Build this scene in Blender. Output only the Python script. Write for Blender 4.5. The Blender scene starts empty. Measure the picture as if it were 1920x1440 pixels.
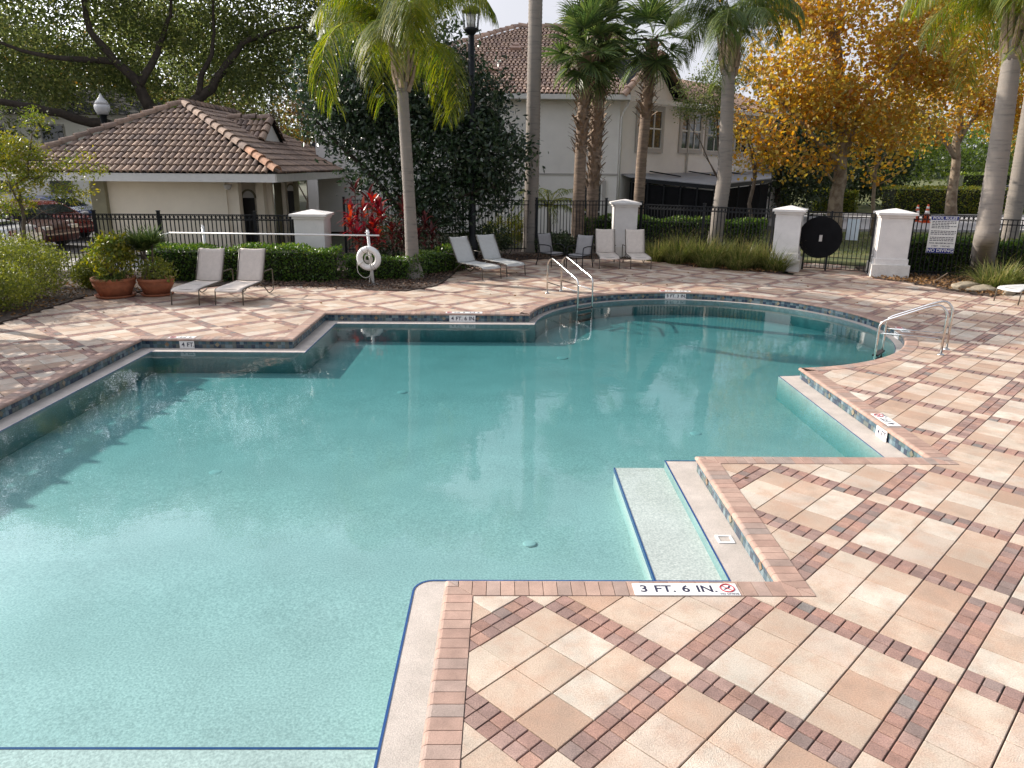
import bpy, bmesh, math, random
import numpy as np
from mathutils import Vector, Matrix
from mathutils.geometry import tessellate_polygon

random.seed(7)
rng = np.random.default_rng(11)
S = bpy.context.scene
COL = S.collection
PI = math.pi
R_ = math.radians

# ------------------------------------------------------------------ camera
H = 2.95
F_PX = 1386.9
PITCH, YAW, ROLL = R_(16.492), R_(0.632), R_(0.490)
_cy, _sy = math.cos(YAW), math.sin(YAW)
FWD = Vector((_sy * math.cos(PITCH), _cy * math.cos(PITCH), -math.sin(PITCH)))
_r0 = Vector((_cy, -_sy, 0)); _u0 = _r0.cross(FWD)
RGT = _r0 * math.cos(ROLL) + _u0 * math.sin(ROLL)
UPV = -_r0 * math.sin(ROLL) + _u0 * math.cos(ROLL)
cam = bpy.data.objects.new('camera', bpy.data.cameras.new('camera'))
COL.objects.link(cam)
cam.data.sensor_width = 36.0
cam.data.lens = 36.0 * F_PX / 1920.0
cam.data.clip_start = 0.05
cam.data.clip_end = 2000
m = Matrix.Identity(4)
for i in range(3):
    m[i][0] = RGT[i]; m[i][1] = UPV[i]; m[i][2] = -FWD[i]
m[2][3] = H
cam.matrix_world = m
S.camera = cam

def _ray(x, y):
    return FWD + RGT * ((x - 960) / F_PX) - UPV * ((y - 720) / F_PX)
def at(x, y, Y):
    d = _ray(x, y); t = Y / d.y
    return Vector((0, 0, H)) + d * t
def gp(x, y, z=0.0):
    d = _ray(x, y); t = (z - H) / d.z
    return Vector((0, 0, H)) + d * t
def pxy(p):
    v = Vector(p) - Vector((0, 0, H)); w = v.dot(FWD)
    if w < 0.05: return None
    return 960 + F_PX * v.dot(RGT) / w, 720 - F_PX * v.dot(UPV) / w
def inframe(p, mrg=40):
    q = pxy(p)
    return q is not None and -mrg < q[0] < 1920 + mrg and -mrg < q[1] < 1440 + mrg

# ------------------------------------------------------------------ light
SUN_EL = R_(28.0)
SUN_AZ = math.atan2(-0.90, 0.436)           # from +Y towards +X
SUN_DIR = Vector((math.sin(SUN_AZ) * math.cos(SUN_EL), math.cos(SUN_AZ) * math.cos(SUN_EL), math.sin(SUN_EL)))
sl = bpy.data.lights.new('sun', 'SUN'); sl.energy = 5.0; sl.angle = R_(0.5); sl.color = (1.0, 0.915, 0.815)
so = bpy.data.objects.new('sun', sl); COL.objects.link(so)
so.rotation_euler = (-SUN_DIR).to_track_quat('-Z', 'Y').to_euler()
so.location = (-30, 20, 30)

W = bpy.data.worlds.new('World'); S.world = W; W.use_nodes = True
wn, wl = W.node_tree.nodes, W.node_tree.links
wn.clear()
sky = wn.new('ShaderNodeTexSky'); sky.sky_type = 'NISHITA'; sky.sun_disc = False
sky.sun_elevation = SUN_EL; sky.sun_rotation = SUN_AZ
sky.air_density = 1.0; sky.dust_density = 1.2; sky.ozone_density = 1.2
tc = wn.new('ShaderNodeTexCoord')
mp = wn.new('ShaderNodeMapping'); mp.inputs['Scale'].default_value = (1.0, 1.0, 2.2); mp.inputs['Location'].default_value = (0.35, 3.1, 0.4)  # offset puts added cloud behind the camera to brighten the shaded walls
nz = wn.new('ShaderNodeTexNoise'); nz.inputs['Scale'].default_value = 2.1; nz.inputs['Detail'].default_value = 7; nz.inputs['Roughness'].default_value = 0.55
rp = wn.new('ShaderNodeValToRGB'); rp.color_ramp.elements[0].position = 0.44; rp.color_ramp.elements[1].position = 0.62
rp.color_ramp.elements[0].color = (0.08, 0.08, 0.08, 1)
mx = wn.new('ShaderNodeMix'); mx.data_type = 'RGBA'
mx.inputs[7].default_value = (6.5, 6.6, 7.2, 1)
bg = wn.new('ShaderNodeBackground'); bg.inputs['Strength'].default_value = 0.102
wo = wn.new('ShaderNodeOutputWorld')
wl.new(tc.outputs['Generated'], mp.inputs['Vector']); wl.new(mp.outputs[0], nz.inputs['Vector'])
wl.new(nz.outputs[0], rp.inputs[0])
# clouds crowd together towards the horizon
spx = wn.new('ShaderNodeSeparateXYZ'); wl.new(tc.outputs['Generated'], spx.inputs[0])
hzn = wn.new('ShaderNodeMapRange'); hzn.interpolation_type = 'SMOOTHSTEP'
hzn.inputs['From Min'].default_value = 0.30; hzn.inputs['From Max'].default_value = 0.62; hzn.inputs['To Min'].default_value = 0.85; hzn.inputs['To Max'].default_value = 0.0
nzo = wn.new('ShaderNodeMath'); nzo.operation = 'MULTIPLY_ADD'; nzo.inputs[1].default_value = -0.35; wl.new(nz.outputs[0], nzo.inputs[0]); wl.new(spx.outputs[2], nzo.inputs[2])
nzp = wn.new('ShaderNodeMath'); nzp.operation = 'ADD'; nzp.inputs[1].default_value = 0.175; wl.new(nzo.outputs[0], nzp.inputs[0])
wl.new(nzp.outputs[0], hzn.inputs[0])
cmx = wn.new('ShaderNodeMath'); cmx.operation = 'MAXIMUM'; wl.new(hzn.outputs[0], cmx.inputs[0]); wl.new(rp.outputs[0], cmx.inputs[1]); wl.new(cmx.outputs[0], mx.inputs[0])
dv = wn.new('ShaderNodeVectorMath'); dv.operation = 'DOT_PRODUCT'; dv.inputs[1].default_value = SUN_DIR
wl.new(tc.outputs['Generated'], dv.inputs[0])
mrs = wn.new('ShaderNodeMapRange'); mrs.interpolation_type = 'SMOOTHSTEP'; mrs.inputs['From Min'].default_value = 0.45; mrs.inputs['From Max'].default_value = 1.0
mrs.inputs['To Min'].default_value = 1.0; mrs.inputs['To Max'].default_value = 6.0
wl.new(dv.outputs['Value'], mrs.inputs[0])
vsx = wn.new('ShaderNodeVectorMath'); vsx.operation = 'SCALE'; vsx.inputs[0].default_value = (5.6, 5.7, 6.2)
wl.new(mrs.outputs[0], vsx.inputs['Scale']); wl.new(vsx.outputs[0], mx.inputs[7])
wl.new(sky.outputs[0], mx.inputs[6]); wl.new(mx.outputs[2], bg.inputs[0]); wl.new(bg.outputs[0], wo.inputs[0])

vs = S.view_settings
vs.view_transform = 'Standard'; vs.look = 'None'; vs.gamma = 1.0; vs.use_curve_mapping = False
vs.exposure = 0.51
S.render.engine = 'CYCLES'
S.cycles.use_denoising = True
S.cycles.max_bounces = 8
S.cycles.transparent_max_bounces = 12
S.cycles.sample_clamp_indirect = 6.0
S.cycles.caustics_reflective = False
S.cycles.caustics_refractive = False

# ------------------------------------------------------------------ materials
def _new(name):
    mt = bpy.data.materials.new(name); mt.use_nodes = True
    nt = mt.node_tree; b = nt.nodes['Principled BSDF']
    return mt, nt, nt.nodes, nt.links, b

def _mixrgb(n, blend='MIX', fac=0.5):
    x = n.new('ShaderNodeMix'); x.data_type = 'RGBA'; x.blend_type = blend; x.inputs[0].default_value = fac
    return x

def mat(name, col, rough=0.6, var=0.15, scale=6.0, bump=0.0, bscale=60.0, metal=0.0, col2=None, attr=False, spec=0.5, fine=0.0, fscale=200.0, coat=0.0, emit=None, zs=1.0, mix2=None, dirt=0.0):
    """surface with two octaves of colour variation and fine relief, in object coordinates"""
    mt, nt, n, l, b = _new(name)
    b.inputs['Roughness'].default_value = rough; b.inputs['Metallic'].default_value = metal
    b.inputs['Specular IOR Level'].default_value = spec
    if coat: b.inputs['Coat Weight'].default_value = coat; b.inputs['Coat Roughness'].default_value = 0.06
    t = n.new('ShaderNodeTexCoord')
    if zs != 1.0:
        mpp = n.new('ShaderNodeMapping'); mpp.inputs['Scale'].default_value = (1, 1, zs); l.new(t.outputs['Object'], mpp.inputs[0])
        class _T: outputs = {'Object': mpp.outputs[0]}
        t = _T
    c = col if len(col) == 4 else (*col, 1)
    if attr:
        a = n.new('ShaderNodeAttribute'); a.attribute_name = 'Col'; src = a.outputs['Color']
    else:
        r = n.new('ShaderNodeRGB'); r.outputs[0].default_value = c; src = r.outputs[0]
    if var > 0:
        nn = n.new('ShaderNodeTexNoise'); nn.inputs['Scale'].default_value = scale; nn.inputs['Detail'].default_value = 6; nn.inputs['Roughness'].default_value = 0.6
        l.new(t.outputs['Object'], nn.inputs['Vector'])
        if col2 is not None:
            rr = n.new('ShaderNodeValToRGB'); rr.color_ramp.elements[0].position = 0.42; rr.color_ramp.elements[1].position = 0.62
            l.new(nn.outputs[0], rr.inputs[0])
            mm = _mixrgb(n); l.new(rr.outputs[0], mm.inputs[0]); l.new(src, mm.inputs[6]); mm.inputs[7].default_value = (*col2, 1)
            src = mm.outputs[2]
        mr = n.new('ShaderNodeMapRange'); mr.inputs['From Min'].default_value = 0.3; mr.inputs['From Max'].default_value = 0.7
        mr.inputs['To Min'].default_value = 1 - var; mr.inputs['To Max'].default_value = 1 + var
        l.new(nn.outputs[0], mr.inputs[0])
        mu = n.new('ShaderNodeVectorMath'); mu.operation = 'SCALE'
        l.new(src, mu.inputs[0]); l.new(mr.outputs[0], mu.inputs['Scale']); src = mu.outputs[0]
    if mix2 is not None:
        n3 = n.new('ShaderNodeTexNoise'); n3.inputs['Scale'].default_value = mix2[2]; n3.inputs['Detail'].default_value = 5; n3.inputs['Roughness'].default_value = 0.65
        l.new(t.outputs['Object'], n3.inputs['Vector'])
        r3 = n.new('ShaderNodeMapRange'); r3.inputs['From Min'].default_value = 0.42; r3.inputs['From Max'].default_value = 0.66; r3.inputs['To Max'].default_value = mix2[1]
        l.new(n3.outputs[0], r3.inputs[0]); m3 = _mixrgb(n); l.new(r3.outputs[0], m3.inputs[0]); l.new(src, m3.inputs[6]); m3.inputs[7].default_value = (*mix2[0], 1); src = m3.outputs[2]
    if dirt > 0:
        n4 = n.new('ShaderNodeTexNoise'); n4.inputs['Scale'].default_value = 0.9; n4.inputs['Detail'].default_value = 9; n4.inputs['Roughness'].default_value = 0.7
        l.new(t.outputs['Object'], n4.inputs['Vector'])
        r4 = n.new('ShaderNodeMapRange'); r4.inputs['From Min'].default_value = 0.50; r4.inputs['From Max'].default_value = 0.72; r4.inputs['To Min'].default_value = 1.0; r4.inputs['To Max'].default_value = 1.0 - dirt
        l.new(n4.outputs[0], r4.inputs[0]); m4 = n.new('ShaderNodeVectorMath'); m4.operation = 'SCALE'; l.new(src, m4.inputs[0]); l.new(r4.outputs[0], m4.inputs['Scale']); src = m4.outputs[0]
    if fine > 0:
        fn = n.new('ShaderNodeTexNoise'); fn.inputs['Scale'].default_value = fscale; fn.inputs['Detail'].default_value = 3
        l.new(t.outputs['Object'], fn.inputs['Vector'])
        m2 = n.new('ShaderNodeMapRange'); m2.inputs['From Min'].default_value = 0.3; m2.inputs['From Max'].default_value = 0.7
        m2.inputs['To Min'].default_value = 1 - fine; m2.inputs['To Max'].default_value = 1 + fine
        l.new(fn.outputs[0], m2.inputs[0])
        mu = n.new('ShaderNodeVectorMath'); mu.operation = 'SCALE'
        l.new(src, mu.inputs[0]); l.new(m2.outputs[0], mu.inputs['Scale']); src = mu.outputs[0]
    l.new(src, b.inputs['Base Color'])
    if bump > 0:
        bn = n.new('ShaderNodeTexNoise'); bn.inputs['Scale'].default_value = bscale; bn.inputs['Detail'].default_value = 5
        l.new(t.outputs['Object'], bn.inputs['Vector'])
        bp = n.new('ShaderNodeBump'); bp.inputs['Strength'].default_value = min(1, bump); bp.inputs['Distance'].default_value = 0.01
        l.new(bn.outputs[0], bp.inputs['Height']); l.new(bp.outputs[0], b.inputs['Normal'])
    return mt

def leafmat(name, stops, rough=0.45, trans=0.3, spec=0.4, tcol=None):
    """leaf: colour per leaf from the face attribute rnd; part of the light passes through"""
    mt, nt, n, l, b = _new(name)
    a = n.new('ShaderNodeAttribute'); a.attribute_name = 'rnd'
    r = n.new('ShaderNodeValToRGB'); cr = r.color_ramp
    while len(cr.elements) < len(stops): cr.elements.new(0.5)
    for i, c in enumerate(stops):
        cr.elements[i].position = i / max(1, len(stops) - 1); cr.elements[i].color = (*c, 1)
    l.new(a.outputs['Fac'], r.inputs[0]); l.new(r.outputs[0], b.inputs['Base Color'])
    b.inputs['Roughness'].default_value = rough; b.inputs['Specular IOR Level'].default_value = spec
    tr = n.new('ShaderNodeBsdfTranslucent')
    hs = n.new('ShaderNodeHueSaturation'); hs.inputs['Saturation'].default_value = 1.15; hs.inputs['Value'].default_value = 1.6
    l.new(r.outputs[0], hs.inputs['Color']); l.new(hs.outputs[0], tr.inputs[0])
    ms = n.new('ShaderNodeMixShader'); ms.inputs[0].default_value = trans
    l.new(b.outputs[0], ms.inputs[1]); l.new(tr.outputs[0], ms.inputs[2]); l.new(ms.outputs[0], n['Material Output'].inputs[0])
    return mt

M = {}
M['paver'] = mat('paver_stone', (0.6, 0.45, 0.35), 0.85, 0.22, 3.6, 0.5, 120, attr=True, fine=0.20, fscale=120, mix2=((0.44, 0.27, 0.18), 0.55, 4.5), dirt=0.30)
M['brick'] = mat('brick_stone', (0.3, 0.15, 0.12), 0.85, 0.20, 9.0, 0.45, 140, attr=True, fine=0.28, fscale=120, dirt=0.25)
M['coping'] = mat('coping_stone', (0.45, 0.28, 0.21), 0.75, 0.18, 6.0, 0.35, 120, attr=True, fine=0.12, fscale=150, dirt=0.22)
M['joint'] = mat('joint_sand', (0.085, 0.06, 0.048), 0.95, 0.3, 14, 0.4, 90)
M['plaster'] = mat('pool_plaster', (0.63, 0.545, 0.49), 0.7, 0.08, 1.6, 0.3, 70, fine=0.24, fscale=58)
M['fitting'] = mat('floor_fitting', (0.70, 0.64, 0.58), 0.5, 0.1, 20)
M['poolwall_shaded'] = mat('pool_wall_shaded_plaster', (0.21, 0.315, 0.30), 0.7, 0.12, 2.0, 0.3, 70, fine=0.2, fscale=58)  # wall plaster darkened towards teal, standing in for underwater shade and depth
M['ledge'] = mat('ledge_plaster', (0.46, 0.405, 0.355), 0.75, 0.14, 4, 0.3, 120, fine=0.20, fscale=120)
M['tile'] = mat('glazed_tile', (0.1, 0.2, 0.25), 0.18, 0.12, 25, 0, attr=True)
M['grout'] = mat('tile_grout', (0.30, 0.30, 0.28), 0.9, 0.2, 30)
M['bluetrim'] = mat('blue_trim_tile', (0.015, 0.06, 0.19), 0.25, 0.15, 20)
M['white'] = mat('white_plate', (0.78, 0.77, 0.74), 0.4, 0.06, 20)
M['plastic'] = mat('white_plastic', (0.80, 0.80, 0.78), 0.35, 0.05, 9)
M['navy'] = mat('navy_print', (0.02, 0.02, 0.045), 0.5, 0.0)
M['red'] = mat('red_print', (0.50, 0.03, 0.04), 0.5, 0.0)
M['blueprint'] = mat('blue_print', (0.012, 0.025, 0.20), 0.7, 0.05, 20, spec=0.2)
M['steel'] = mat('stainless_steel', (0.62, 0.60, 0.57), 0.16, 0.08, 12, 0, metal=1.0)
M['black'] = mat('black_paint', (0.010, 0.011, 0.013), 0.5, 0.2, 12, spec=0.22)
M['bronze'] = mat('bronze_frame', (0.10, 0.085, 0.065), 0.45, 0.15, 12)
M['sling'] = mat('sling_fabric', (0.60, 0.525, 0.46), 0.8, 0.07, 12, 0.3, 400, fine=0.08, fscale=500)
M['sling_grey'] = mat('sling_fabric_grey', (0.50, 0.50, 0.48), 0.8, 0.06, 12, 0.3, 400, fine=0.08, fscale=500)
M['sling_dark'] = mat('sling_fabric_dark', (0.26, 0.25, 0.25), 0.8, 0.06, 12, 0.3, 400)
M['stucco'] = mat('white_stucco', (0.70, 0.67, 0.64), 0.9, 0.08, 3.0, 0.7, 40, dirt=0.2)
M['stucco_rough'] = mat('rough_stucco', (0.66, 0.63, 0.58), 0.95, 0.10, 6.0, 1.0, 28)
M['house'] = mat('house_stucco', (0.80, 0.765, 0.72), 0.9, 0.07, 0.8, 0.35, 30)
M['hutwall'] = mat('hut_stucco', (0.79, 0.71, 0.58), 0.9, 0.07, 1.0, 0.3, 30)
M['olive'] = mat('olive_stucco', (0.25, 0.23, 0.15), 0.9, 0.1, 2.0, 0.3, 30)
M['trim'] = mat('white_trim', (0.68, 0.66, 0.62), 0.6, 0.06, 4)
M['trimgrey'] = mat('taupe_trim', (0.44, 0.41, 0.38), 0.7, 0.06, 4)
M['darkdoor'] = mat('dark_door', (0.02, 0.018, 0.017), 0.5, 0.2, 5)
M['glass'] = mat('window_glass', (0.03, 0.035, 0.04), 0.05, 0.2, 1.5, 0, spec=0.9)
M['screen'] = mat('dark_screen', (0.008, 0.008, 0.009), 0.9, 0.2, 4, spec=0.1)
M['awning'] = mat('awning_roof', (0.26, 0.26, 0.27), 0.6, 0.2, 2)
M['rooftile'] = mat('roof_tile_clay', (0.2, 0.12, 0.09), 0.85, 0.30, 7, 0.4, 60, attr=True, fine=0.12, fscale=90)
M['rooftile2'] = mat('roof_tile_house', (0.24, 0.13, 0.09), 0.85, 0.22, 2.0, 0.3, 60, attr=True)
M['terracotta'] = mat('terracotta', (0.33, 0.115, 0.055), 0.8, 0.25, 9, 0.25, 50)
M['vent'] = mat('vent_tile', (0.34, 0.22, 0.17), 0.85, 0.2, 9)
M['mulch'] = mat('bark_mulch', (0.055, 0.036, 0.026), 0.95, 0.45, 14, 1.0, 40)
M['mulchchip'] = mat('mulch_chip', (0.06, 0.03, 0.02), 0.95, 0.4, 6, attr=True)
M['ground'] = mat('ground_soil', (0.085, 0.075, 0.05), 0.95, 0.3, 1.2, 0.6, 12, col2=(0.06, 0.075, 0.03))
M['lawn'] = mat('lawn', (0.07, 0.095, 0.026), 0.95, 0.35, 1.6, 0.9, 30, col2=(0.13, 0.12, 0.04))
M['asphalt'] = mat('asphalt', (0.055, 0.055, 0.057), 0.9, 0.2, 2, 0.5, 60)
M['concrete'] = mat('concrete', (0.36, 0.35, 0.34), 0.9, 0.12, 2, 0.4, 40)
M['bark'] = mat('oak_bark', (0.055, 0.042, 0.032), 0.95, 0.4, 5, 1.0, 18)
M['sycbark'] = mat('sycamore_bark', (0.30, 0.24, 0.17), 0.9, 0.15, 3.5, 0.6, 16, col2=(0.13, 0.09, 0.06))
M['twig'] = mat('twig_bark', (0.13, 0.10, 0.075), 0.95, 0.3, 5)
M['palmbark'] = mat('palm_bark', (0.26, 0.23, 0.20), 0.95, 0.42, 2.2, 0.9, 12, zs=7.0, col2=(0.19, 0.165, 0.14))
M['boot'] = mat('palm_boot', (0.25, 0.18, 0.125), 0.95, 0.35, 6, 0.7, 30)
M['sabalbark'] = mat('sabal_bark', (0.20, 0.145, 0.105), 0.95, 0.45, 3, 1.0, 14, zs=5.0)
M['rock'] = mat('field_rock', (0.30, 0.25, 0.18), 0.95, 0.3, 5, 0.8, 12)
M['rubber'] = mat('rubber', (0.015, 0.015, 0.016), 0.8, 0.1, 8)
M['glow'] = mat('frosted_globe', (0.62, 0.60, 0.58), 0.35, 0.05, 6)
M['orange'] = mat('orange_plastic', (0.62, 0.10, 0.02), 0.5, 0.1, 8)
M['carred'] = mat('red_car_paint', (0.13, 0.006, 0.008), 0.25, 0.05, 3, coat=0.8)
M['carmaroon'] = mat('maroon_car_paint', (0.085, 0.022, 0.020), 0.28, 0.05, 3, coat=0.8)
M['carblue'] = mat('blue_car_paint', (0.015, 0.03, 0.11), 0.25, 0.05, 3, coat=0.8)
M['carwhite'] = mat('white_car_paint', (0.70, 0.70, 0.70), 0.3, 0.04, 3, coat=0.8)
M['cardark'] = mat('dark_car_paint', (0.03, 0.028, 0.035), 0.25, 0.05, 3, coat=0.8)
M['carglass'] = mat('car_glass', (0.02, 0.023, 0.027), 0.05, 0.0, spec=0.9)
M['rope'] = mat('rope', (0.50, 0.48, 0.43), 0.9, 0.15, 30)
M['wood'] = mat('pergola_timber', (0.20, 0.15, 0.10), 0.8, 0.2, 4)
# foliage
M['oakleaf'] = leafmat('oak_leaf', [(0.050, 0.070, 0.028), (0.10, 0.130, 0.046), (0.17, 0.195, 0.072), (0.27, 0.25, 0.085)], 0.45, 0.55)
M['brownleaf'] = leafmat('russet_leaf', [(0.16, 0.07, 0.022), (0.24, 0.13, 0.035), (0.14, 0.12, 0.035), (0.30, 0.16, 0.04)], 0.6, 0.4)
M['magleaf'] = leafmat('magnolia_leaf', [(0.010, 0.020, 0.010), (0.016, 0.032, 0.015), (0.040, 0.072, 0.030), (0.075, 0.100, 0.042)], 0.32, 0.18, 0.5)
M['sycleaf'] = leafmat('sycamore_leaf', [(0.23, 0.105, 0.036), (0.39, 0.195, 0.052), (0.48, 0.28, 0.066), (0.28, 0.23, 0.062), (0.47, 0.35, 0.085), (0.18, 0.18, 0.052)], 0.5, 0.55)
M['palmleaf'] = leafmat('queen_palm_leaf', [(0.06, 0.10, 0.018), (0.11, 0.16, 0.025), (0.18, 0.21, 0.030), (0.30, 0.27, 0.040)], 0.42, 0.45)
M['palmdark'] = leafmat('queen_palm_leaf_green', [(0.045, 0.080, 0.020), (0.08, 0.125, 0.03), (0.12, 0.165, 0.038), (0.19, 0.21, 0.05)], 0.42, 0.35)
M['sabalfan'] = leafmat('sabal_leaf', [(0.040, 0.068, 0.024), (0.065, 0.105, 0.033), (0.11, 0.15, 0.045), (0.18, 0.20, 0.07)], 0.38, 0.38)
M['hedgeleaf'] = leafmat('hedge_leaf', [(0.028, 0.065, 0.014), (0.055, 0.115, 0.020), (0.11, 0.18, 0.028), (0.22, 0.27, 0.04)], 0.38, 0.25)
M['yellowleaf'] = leafmat('yellow_green_leaf', [(0.07, 0.11, 0.02), (0.13, 0.17, 0.03), (0.23, 0.22, 0.03), (0.34, 0.27, 0.04)], 0.45, 0.35)
M['shrubleaf'] = leafmat('shrub_leaf', [(0.075, 0.100, 0.024), (0.14, 0.170, 0.032), (0.23, 0.245, 0.045), (0.34, 0.32, 0.07)], 0.45, 0.35)
M['grassblade'] = leafmat('border_grass', [(0.06, 0.085, 0.025), (0.12, 0.15, 0.04), (0.20, 0.21, 0.07), (0.36, 0.29, 0.13)], 0.45, 0.42)
M['lawnblade'] = leafmat('lawn_blade', [(0.06, 0.09, 0.022), (0.10, 0.13, 0.03), (0.16, 0.16, 0.045)], 0.55, 0.4)
M['redleaf'] = leafmat('ti_leaf', [(0.08, 0.010, 0.016), (0.22, 0.016, 0.026), (0.36, 0.030, 0.036), (0.42, 0.10, 0.05)], 0.35, 0.25)
M['maroonleaf'] = leafmat('maroon_leaf', [(0.03, 0.012, 0.012), (0.07, 0.018, 0.018), (0.14, 0.03, 0.03)], 0.35, 0.25)
M['litter'] = leafmat('leaf_litter', [(0.10, 0.05, 0.022), (0.20, 0.11, 0.045), (0.30, 0.17, 0.07)], 0.8, 0.15)
M['darktree'] = leafmat('dark_tree_leaf', [(0.018, 0.030, 0.012), (0.03, 0.05, 0.018), (0.055, 0.08, 0.025)], 0.45, 0.2)
M['brightleaf'] = leafmat('bright_tree_leaf', [(0.07, 0.11, 0.02), (0.12, 0.17, 0.03), (0.19, 0.22, 0.04)], 0.45, 0.4)

# pool water: a clear surface that mirrors by Fresnel over a tinted volume
def water_material():
    mt, nt, n, l, b = _new('pool_water'); n.remove(b)
    out = n['Material Output']
    t = n.new('ShaderNodeTexCoord')
    mpx = n.new('ShaderNodeMapping'); mpx.inputs['Scale'].default_value = (1, 1, 1)
    n1 = n.new('ShaderNodeTexNoise'); n1.inputs['Scale'].default_value = 2.2; n1.inputs['Detail'].default_value = 4
    n2 = n.new('ShaderNodeTexNoise'); n2.inputs['Scale'].default_value = 14; n2.inputs['Detail'].default_value = 2
    l.new(t.outputs['Object'], mpx.inputs[0]); l.new(mpx.outputs[0], n1.inputs['Vector']); l.new(mpx.outputs[0], n2.inputs['Vector'])
    ad = n.new('ShaderNodeMath'); ad.operation = 'MULTIPLY_ADD'; ad.inputs[1].default_value = 0.16
    l.new(n2.outputs[0], ad.inputs[0]); l.new(n1.outputs[0], ad.inputs[2])
    bp = n.new('ShaderNodeBump'); bp.inputs['Strength'].default_value = 0.22; bp.inputs['Distance'].default_value = 0.012
    l.new(ad.outputs[0], bp.inputs['Height'])
    lw = n.new('ShaderNodeLayerWeight'); lw.inputs['Blend'].default_value = 0.5
    l.new(bp.outputs[0], lw.inputs['Normal'])
    pw = n.new('ShaderNodeMath'); pw.operation = 'POWER'; pw.inputs[1].default_value = 5.0
    l.new(lw.outputs['Facing'], pw.inputs[0])
    fr = n.new('ShaderNodeMath'); fr.operation = 'MULTIPLY_ADD'; fr.inputs[1].default_value = 0.98; fr.inputs[2].default_value = 0.02
    fr.use_clamp = True
    l.new(pw.outputs[0], fr.inputs[0])
    gl = n.new('ShaderNodeBsdfGlossy'); gl.inputs['Roughness'].default_value = 0.015; l.new(bp.outputs[0], gl.inputs['Normal'])
    tr = n.new('ShaderNodeBsdfTransparent')
    ms = n.new('ShaderNodeMixShader'); l.new(fr.outputs[0], ms.inputs[0]); l.new(tr.outputs[0], ms.inputs[1]); l.new(gl.outputs[0], ms.inputs[2])
    l.new(ms.outputs[0], out.inputs['Surface'])
    va = n.new('ShaderNodeVolumeAbsorption'); va.inputs['Color'].default_value = (0.085, 0.62, 0.665, 1); va.inputs['Density'].default_value = 1.16
    l.new(va.outputs[0], out.inputs['Volume'])
    return mt
M['water'] = water_material()

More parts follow.
